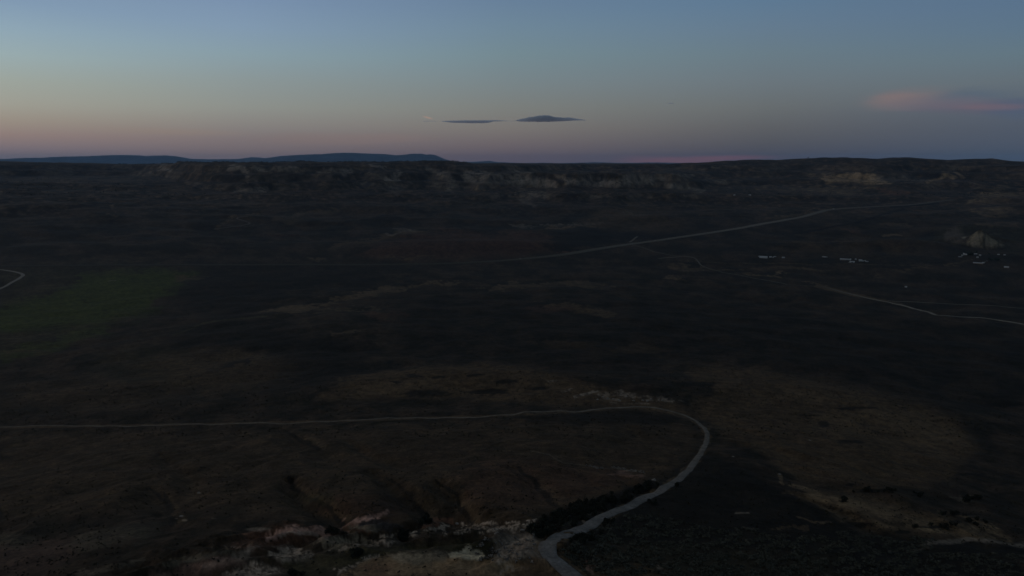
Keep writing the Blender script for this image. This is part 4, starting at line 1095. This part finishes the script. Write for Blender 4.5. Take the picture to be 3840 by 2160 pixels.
ROADPX = np.array(gravel_px, float)
def road_gap(px, py):
    d, _ = seg_dist(np.array([px], float), np.array([py], float), [tuple(p) for p in gravel_px[1:18]]); return float(d[0])
thick = [(1975, 2000), (2040, 1950), (2090, 1925), (2150, 1900), (2180, 1890), (2240, 1872), (2310, 1855), (2345, 1850), (2400, 1825), (2435, 1812), (2470, 1822), (2400, 1868), (2300, 1918), (2210, 1966), (2160, 1990), (2100, 2008), (2050, 2022), (1990, 2012)]
def inside(px, py, P):
    c_ = False; n = len(P)
    for i in range(n):
        (x1, y1), (x2, y2) = P[i], P[(i + 1) % n]
        if (y1 > py) != (y2 > py) and px < (x2 - x1) * (py - y1) / (y2 - y1) + x1: c_ = not c_
    return c_
cnt = 0
while cnt < 165:
    a, b = random.uniform(1970, 2480), random.uniform(1805, 2025)
    if inside(a, b, thick) and road_gap(a, b) > 16 + 10 * (b - 1800) / 200:
        seg_ = 'lower end' if b > 1965 else ('middle' if b > 1895 else 'upper end')
        put(a, b, random.uniform(.75, 1.45), 'low dark shrub at the %s of the thicket left of the gravel road' % seg_, 'shrubs at the %s of the roadside thicket' % seg_); cnt += 1
for (a, b, n, sx_, sy_, s0, s1) in ((2150, 2018, 22, 32, 8, .8, 1.3), (2270, 1965, 8, 20, 7, .7, 1.2), (2515, 1826, 6, 14, 5, .9, 1.4), (2440, 1885, 6, 25, 8, .7, 1.1), (2310, 1905, 0, 8, 4, .7, 1.)):
    for _ in range(n):
        for _try in range(8):
            qx, qy = random.gauss(a, sx_), random.gauss(b, sy_)
            if road_gap(qx, qy) > 22: put(qx, qy, random.uniform(s0, s1), 'dark shrub on the right verge of the gravel road near its sharp bend' if a < 2300 else 'dark shrub on the right verge of the gravel road higher up', 'shrubs on the right verge by the bend' if a < 2300 else 'shrubs on the right verge higher up'); break
for px_, py_, n, sx_, sy_, s0, lab, grp in (
    (3165, 1880, 5, 7, 3, 1.3, 'dark bush at the edge of the pale clay streak on the right slope', 'bushes by the pale clay streak'),
    (3290, 1842, 14, 36, 4, 1.1, 'dark bush in the long dark hollow on the right slope', 'bushes in the long hollow on the right slope'),
    (3440, 1857, 7, 14, 4, 1.2, 'dark bush above the eroded clay at lower right', 'bushes above the eroded clay'),
    (3632, 1878, 6, 9, 3, 1.6, 'rounded dark bush beside the grey clay knob at lower right', 'bushes left of the grey clay knob'),
    (3668, 1874, 5, 7, 3, 1.5, 'round bush just right of the grey clay knob at lower right', 'bushes right of the grey clay knob'),
    (3550, 1930, 6, 26, 5, 1.3, 'dark bush at the foot of the eroded clay slope', 'bushes at the foot of the clay slope'),
    (3660, 1960, 8, 26, 6, 1.2, 'dark bush on the pale eroded bank near the right edge', 'bushes on the pale bank'),
    (3500, 1975, 7, 50, 4, 1.1, 'dark bush in the narrow gully of the lower right clay', 'bushes in the narrow gully'),
    (1240, 1995, 7, 10, 6, 1.2, 'dark bush in the gully mouth of the rosy badlands', 'bushes in the badlands gully mouth'),
    (1345, 2080, 7, 9, 6, 1.2, 'dark bush at the lower end of the badlands gully', 'bushes at the lower end of the gully'),
    (1515, 2015, 9, 8, 12, 1.2, 'dark bush in the short upright gully below the red slope', 'bushes in the upright gully'),
    (1600, 1955, 9, 10, 12, 1.2, 'dark bush in the deep gully left of the red mound', 'bushes in the deep gully'),
    (1105, 2155, 6, 14, 4, 1.2, 'dark bush at the bottom edge among pale clay', 'bushes at the bottom edge')):
    for _ in range(n): put(random.gauss(px_, sx_), min(2158, random.gauss(py_, sy_)), random.uniform(.75, 1.1) * s0, lab, grp)

def make_tree(seed):
    t = empty('tree', (0, 0, 0), 0, 'dark tree', 'tree', 'trees')
    foliage(3.2, 6.5, 150, .55, seed, 7, .45).build('crown', M['leaf3'], t)
    g = MB(); g.tube([(0, 0, -.6), (.1, 0, 1.6), (.1, .1, 4.2)], [.35, .26, .1]); g.tube([(.1, 0, 1.8), (1.2, .4, 3.6)], [.16, .05]); g.tube([(.1, 0, 2.1), (-1.1, -.3, 3.8)], [.15, .05]); g.build('trunk', M['bark'], t)
    return t
tprotos = [make_tree(s_) for s_ in (21, 22, 23, 24)]
tfree = list(tprotos)
def put_tree(px, py, s_, label, group):
    loc, rz = spot(px, py, .2)
    if tfree:
        o = tfree.pop(); o.location = loc; o.scale = (s_,) * 3; o['label'] = label
        if group: o['group'] = group
        elif 'group' in o: del o['group']
        return
    o = copy_tree(tprotos[random.randrange(4)], loc, random.uniform(0, 6.28), s_, label, group)
    if not group and 'group' in o: del o['group']
for (px_, py_, n, sx_, sy_, s_, lab, grp) in (
    (3637, 957, 9, 7, 1.6, 1.1, 'dark tree between the two upper houses of the right ranch', 'trees between the upper ranch houses'),
    (3655, 950, 5, 5, 1.2, 1.0, 'dark tree behind the grey-white house of the right ranch', 'trees behind the grey-white house'),
    (3612, 950, 4, 7, 1.0, .9, 'dark tree behind the top left house of the right ranch', 'trees behind the top left ranch house'),
    (3735, 977, 9, 12, 1.3, 1.1, 'dark tree in the row right of the tan shed', 'row of trees right of the tan shed'),
    (3708, 972, 4, 6, 1.0, .9, 'dark tree just above the yard of the tan shed', 'trees above the yard'),
    (3716, 956, 4, 5, 1.0, .9, 'dark tree on the field right of the right ranch', 'trees on the field'),
    (3203, 972, 4, 5, 0.8, .7, 'dark tree behind the yard of the middle ranch', 'trees behind the middle ranch'),
    (3237, 977, 3, 3, 0.6, .7, 'small dark tree between the pale green house and the trailers', 'trees by the pale green house'),
    (2862, 958, 4, 9, 0.6, .8, 'dark tree behind the pale grey barn', 'trees behind the barn'),
    (2897, 959, 3, 6, 0.6, .7, 'dark tree behind the small white house of the left ranch', 'trees behind the left ranch')):
    for _ in range(n): put_tree(random.gauss(px_, sx_), random.gauss(py_, sy_), random.uniform(.8, 1.15) * s_, lab, grp)

# skyline of the built land, per column of the sheet
EA = (Z - CAM_Z) / RR
def crest(px, dmin, dmax):
    a = azel(px, 612)[0]; j = int(np.searchsorted(a_, a)); m = (r_ > dmin) & (r_ < dmax); idx = np.where(m)[0]
    i = idx[int(np.argmax(EA[idx, j]))]; return i, j
i, j = crest(3026, 5000, 11000)
t = empty('tree', (X[i, j], Y[i, j], Z[i, j] - 1), 0, 'lone dark tree standing up on the crest of the right ridge', 'tree', None, 2.2)
for ch in tprotos[0].children:
    d_ = ch.copy(); C.objects.link(d_); d_.parent = t

# ------------------------------------------------------------------ masses of low growth
def mass(name, P, rad, hgt, quads, qs, mat, label, seed, cone=False):
    """many small plants of crossing leaf clumps, joined: nobody could count them"""
    rg = np.random.default_rng(seed); n = len(P)
    z0 = ground_z(P[:, 0], P[:, 1])
    k_ = quads
    c = np.empty((n, k_, 3)); h = rg.uniform(0.05, 1, (n, k_)); a = rg.uniform(0, 6.283, (n, k_))
    rr = rg.uniform(0.1, 1, (n, k_)) ** .5 * (np.sqrt(np.clip(1 - h * h * .9, 0, 1)) if not cone else (1.05 - h))
    R_ = (rad * rg.uniform(.6, 1.4, n))[:, None]; H_ = (hgt * rg.uniform(.6, 1.4, n))[:, None]
    c[..., 0] = P[:, 0, None] + np.cos(a) * rr * R_; c[..., 1] = P[:, 1, None] + np.sin(a) * rr * R_; c[..., 2] = z0[:, None] + h * H_
    u = rg.normal(size=(n, k_, 3)); u /= np.linalg.norm(u, axis=-1, keepdims=True)
    v = np.cross(u, rg.normal(size=(n, k_, 3))); v /= np.linalg.norm(v, axis=-1, keepdims=True)
    s_ = (qs * R_)[..., None] * rg.uniform(.7, 1.3, (n, k_, 1))
    vs = np.stack([c - u * s_ - v * s_ * .7, c + u * s_ - v * s_ * .6, c + u * s_ * .6 + v * s_ * .8, c - u * s_ * .8 + v * s_ * .6], 2).reshape(-1, 3).astype(np.float32)
    nf = n * k_
    me = bpy.data.meshes.new(name); me.vertices.add(nf * 4); me.vertices.foreach_set('co', vs.ravel())
    me.loops.add(nf * 4); me.loops.foreach_set('vertex_index', np.arange(nf * 4, dtype=np.int32))
    me.polygons.add(nf); me.polygons.foreach_set('loop_start', np.arange(0, nf * 4, 4, dtype=np.int32)); me.polygons.foreach_set('loop_total', np.full(nf, 4, np.int32))
    me.update(calc_edges=True); me.materials.append(mat)
    o = bpy.data.objects.new(name, me); C.objects.link(o); set_props(o, label, None, None, 'stuff')
    return o

def scatter(n, x0, x1, y0, y1, keep):
    px_ = rng.uniform(x0, x1, n * 3); py_ = rng.uniform(y0, y1, n * 3)
    m = keep(px_, py_); px_, py_ = px_[m][:n], py_[m][:n]
    return marchm(px_, py_, ground_z)
gp = [tuple(p) for p in gravel_px]
def off_road(px_, py_):
    d, _ = seg_dist(px_, py_, gp); return d > np.clip(6 + (py_ - 1560) * .055, 6, 42)
def dense(px_, py_):
    lim = 2010 + 40 * perlin(px_ / 260, py_ / 90, 401)
    return (py_ > lim - 0.12 * (3000 - px_) * (px_ < 3000)) & off_road(px_, py_) & (perlin(px_ / 60, py_ / 22, 402) + .5 * perlin(px_ / 19, py_ / 8, 404) > -.05) & ~((px_ > 3500) & (py_ < 2075))
mass('sagebrush', scatter(9000, 2100, 3900, 1900, 2200, dense), .4, .4, 8, .34, M['leaf2'], 'grey sagebrush scrub covering the ground at lower right', 5)
def sparse(px_, py_): return off_road(px_, py_) & (perlin(px_ / 90, py_ / 30, 403) > -.1) & ~((px_ > 1780) & (px_ < 2080) & (py_ > 1950)) & ~((px_ > 450) & (px_ < 2060) & (py_ > 1930) & (perlin(px_ / 30, py_ / 12, 405) < .22))
mass('brush', scatter(6000, -100, 3940, 1620, 2200, sparse), .3, .35, 6, .5, M['brush'], 'scattered low dark brush on the near slopes', 6)
mass('brush', scatter(5000, -100, 3940, 1330, 1640, sparse), .5, .5, 4, .6, M['brush'], 'scattered low dark brush on the spurs beyond the road', 8)
# junipers on the mesa: along its rim and dotted over its slopes
P = []
for _ in range(1500):
    px_ = random.uniform(440, 1750); i, j = crest(px_, 5000, 9500)
    f_ = random.random(); rr_ = r_[i] + random.uniform(-25, 120); aa = math.radians(a_[j] + random.uniform(-.05, .05))
    if perlin(np.array([px_ / 34.0]), np.array([.5]), 410)[0] > -.15: P.append((rr_ * math.sin(aa), rr_ * math.cos(aa)))
mass('woodland', np.array(P), 3.0, 6.5, 9, .5, M['leaf'], 'thin dark line of trees along the flat mesa rim', 9, True)
def mesa_dots(px_, py_): return perlin(px_ / 70, py_ / 14, 420) > .0
mass('woodland', scatter(3600, -60, 3900, 622, 740, mesa_dots), 2.8, 3.8, 5, .6, M['leaf'], 'dark junipers dotted over the mesa slopes and pale bluffs', 10)

# ------------------------------------------------------------------ stones
def stone(seed):
    rg = np.random.default_rng(seed); b = bmesh.new(); bmesh.ops.create_icosphere(b, subdivisions=2, radius=1.0)
    for v in b.verts:
        d = v.co.normalized(); f_ = 1 + .22 * math.sin(d.x * 3.1 + seed) + .18 * math.sin(d.y * 4.3 + seed * 2) + .12 * math.sin(d.z * 5.7 + seed)
        v.co = Vector((d.x * f_ * 1.2, d.y * f_ * .9, d.z * f_ * .62 + .25))
    me = bpy.data.meshes.new('boulder'); b.to_mesh(me); b.free(); me.materials.append(M['rock']); return me
smesh = [stone(k_) for k_ in (3, 5, 8)]
def boulder(px, py, s_, label, group=None):
    loc, rz = spot(px, py, .1)
    o = bpy.data.objects.new('boulder', smesh[random.randrange(3)]); C.objects.link(o); o.location = loc; o.rotation_euler = (0, 0, random.uniform(0, 6)); o.scale = (s_,) * 3
    set_props(o, label, 'boulder', group)
boulder(2452, 1801, .8, 'lone pale boulder just left of the gravel road above the thicket')
boulder(745, 1849, .6, 'lone pale rosy boulder on the bare slope at lower left')
boulder(680, 1937, .6, 'pale flat boulder above the grey clay at lower left')
boulder(1715, 1965, .6, 'pale boulder on the red mound of the badlands')
boulder(2923, 1779, .6, 'pale boulder at the tip of the clay streak on the right slope')
boulder(3037, 1652, .6, 'tiny pale boulder on the brown slope right of the road bend')
boulder(2750, 1713, .5, 'tiny pale boulder right of the road on the dark slope')
for px_, py_ in ((2410, 1502), (2427, 1505), (2470, 1499), (2484, 1503), (2440, 1498), (2375, 1503), (2300, 1497), (2322, 1502), (2350, 1487), (2278, 1494), (2262, 1489), (2241, 1499)):
    boulder(px_, py_, random.uniform(.6, 1.1), 'small pale boulder in the rubble on the spur above the road bend', 'boulders on the spur above the road bend')
for k_ in range(6):
    boulder(random.uniform(1850, 2010), random.uniform(1960, 2020), random.uniform(.25, .55), 'small pale boulder in the broken ground left of the sharp road bend', 'boulders left of the sharp road bend')
def rub(px_, py_):
    d, _ = seg_dist(px_, py_, [(2200, 1745), (2250, 1757), (2300, 1754), (2330, 1759), (2370, 1766), (2400, 1768), (2418, 1774)]); return d < 3.2
mass('rubble', scatter(140, 2195, 2425, 1738, 1780, rub), .45, .3, 6, .6, M['rock'], 'white rubble along the little ledge inside the road loop', 12)
def rub2(px_, py_):
    return ((np.abs(py_ - (2062 + (px_ - 1940) * .02)) < 45) & (px_ < 2050) & (perlin(px_ / 22, py_ / 9, 440) > .12)) & off_road(px_, py_)
mass('rubble', scatter(260, 1780, 2060, 1975, 2120, rub2), .3, .25, 6, .6, M['rock'], 'pale broken stones beside the sharp bend of the gravel road', 13)

# ------------------------------------------------------------------ clouds, far beyond the air of the valley
mc = bpy.data.materials.new('cloud_vapour'); mc.use_nodes = True; nt_ = mc.node_tree; nt_.nodes.clear()
pc = nt_.nodes.new('ShaderNodeVolumePrincipled'); oc = nt_.nodes.new('ShaderNodeOutputMaterial'); nt_.links.new(pc.outputs[0], oc.inputs['Volume'])
pc.inputs['Color'].default_value = (0.80, 0.90, 1.0, 1); pc.inputs['Density'].default_value = 0.0018; pc.inputs['Anisotropy'].default_value = 0.2
def cloud(xs, top, base, n, seed, label, size=5.0, dist=66000.0, ragged=0.32):
    """one closed billowing body between its upper and lower outline, with real depth"""
    ns = max(24, int(n / 3)); nc = 22; V = []; F = []
    X_ = np.linspace(xs[0], xs[-1], ns)
    for i_, x in enumerate(X_):
        t_ = float(np.interp(x, xs, top)); b0 = float(np.interp(x, xs, base)); hh = max(0.05, (b0 - t_) / 2); mid = (b0 + t_) / 2
        for k_ in range(nc):
            a = 2 * math.pi * k_ / nc
            nn = float(perlin(np.array([x / 5.0 + 3 * math.cos(a)]), np.array([3 * math.sin(a) + seed * 3.7]), 500)[0]) + .6 * float(perlin(np.array([x / 1.7 + 5 * math.cos(a)]), np.array([5 * math.sin(a) + seed * 3.7]), 501)[0])
            up = math.sin(a)
            f_ = 1 + ragged * nn * (1.3 if up > 0 else .7) * 1.6
            d = ray(x + 1.2 * nn, mid - up * hh * f_); kk = dist + math.cos(a) * 900 * (.4 + hh / 8) * f_
            p = d * kk / d[1]; V.append((p[0], p[1], p[2] + CAM_Z))
    for i_ in range(ns - 1):
        for k_ in range(nc): F.append((i_ * nc + k_, i_ * nc + (k_ + 1) % nc, (i_ + 1) * nc + (k_ + 1) % nc, (i_ + 1) * nc + k_))
    F.append(tuple(range(nc))); F.append(tuple((ns - 1) * nc + k_ for k_ in range(nc))[::-1])
    me = bpy.data.meshes.new('cloud'); me.from_pydata(V, [], F); me.materials.append(mc)
    for p_ in me.polygons: p_.use_smooth = True
    me.update()
    o = bpy.data.objects.new('cloud', me); C.objects.link(o); set_props(o, label, 'cloud')
cloud([1937, 1950, 1975, 2000, 2033, 2060, 2080, 2130, 2160, 2197], [450, 447, 442, 437, 433.5, 435, 439, 441, 444, 450], [454, 456, 457, 457, 457, 457, 456, 454, 452, 452], 620, 1, 'lens-shaped slate blue cloud, the larger and right one of two')
cloud([1654, 1665, 1700, 1760, 1800, 1830, 1850, 1890, 1905, 1925], [454, 453, 452, 451, 451, 451, 450, 451.5, 453.2, 453.8], [455, 457, 461, 462, 462, 461.5, 456, 454.6, 454.6, 454.4], 560, 2, 'long thin ragged slate blue cloud, left of the lens-shaped one', 3.6)
cloud([1584, 1600, 1625, 1640], [454.2, 453.4, 453.6, 454.5], [455, 455.2, 455, 455], 30, 3, 'tiny grey shred of cloud under the pink wisp', 1.2)
cloud([2502, 2512, 2522, 2530], [387.4, 386, 386, 387], [388, 388.6, 388.4, 388], 26, 4, 'tiny grey cloud shred alone high right of the middle', 1.6)
cloud([1925, 1934, 1945], [452.5, 451.6, 452.4], [454, 454, 454], 40, 5, 'small wisp between the long thin cloud and the lens-shaped one', 1.2)
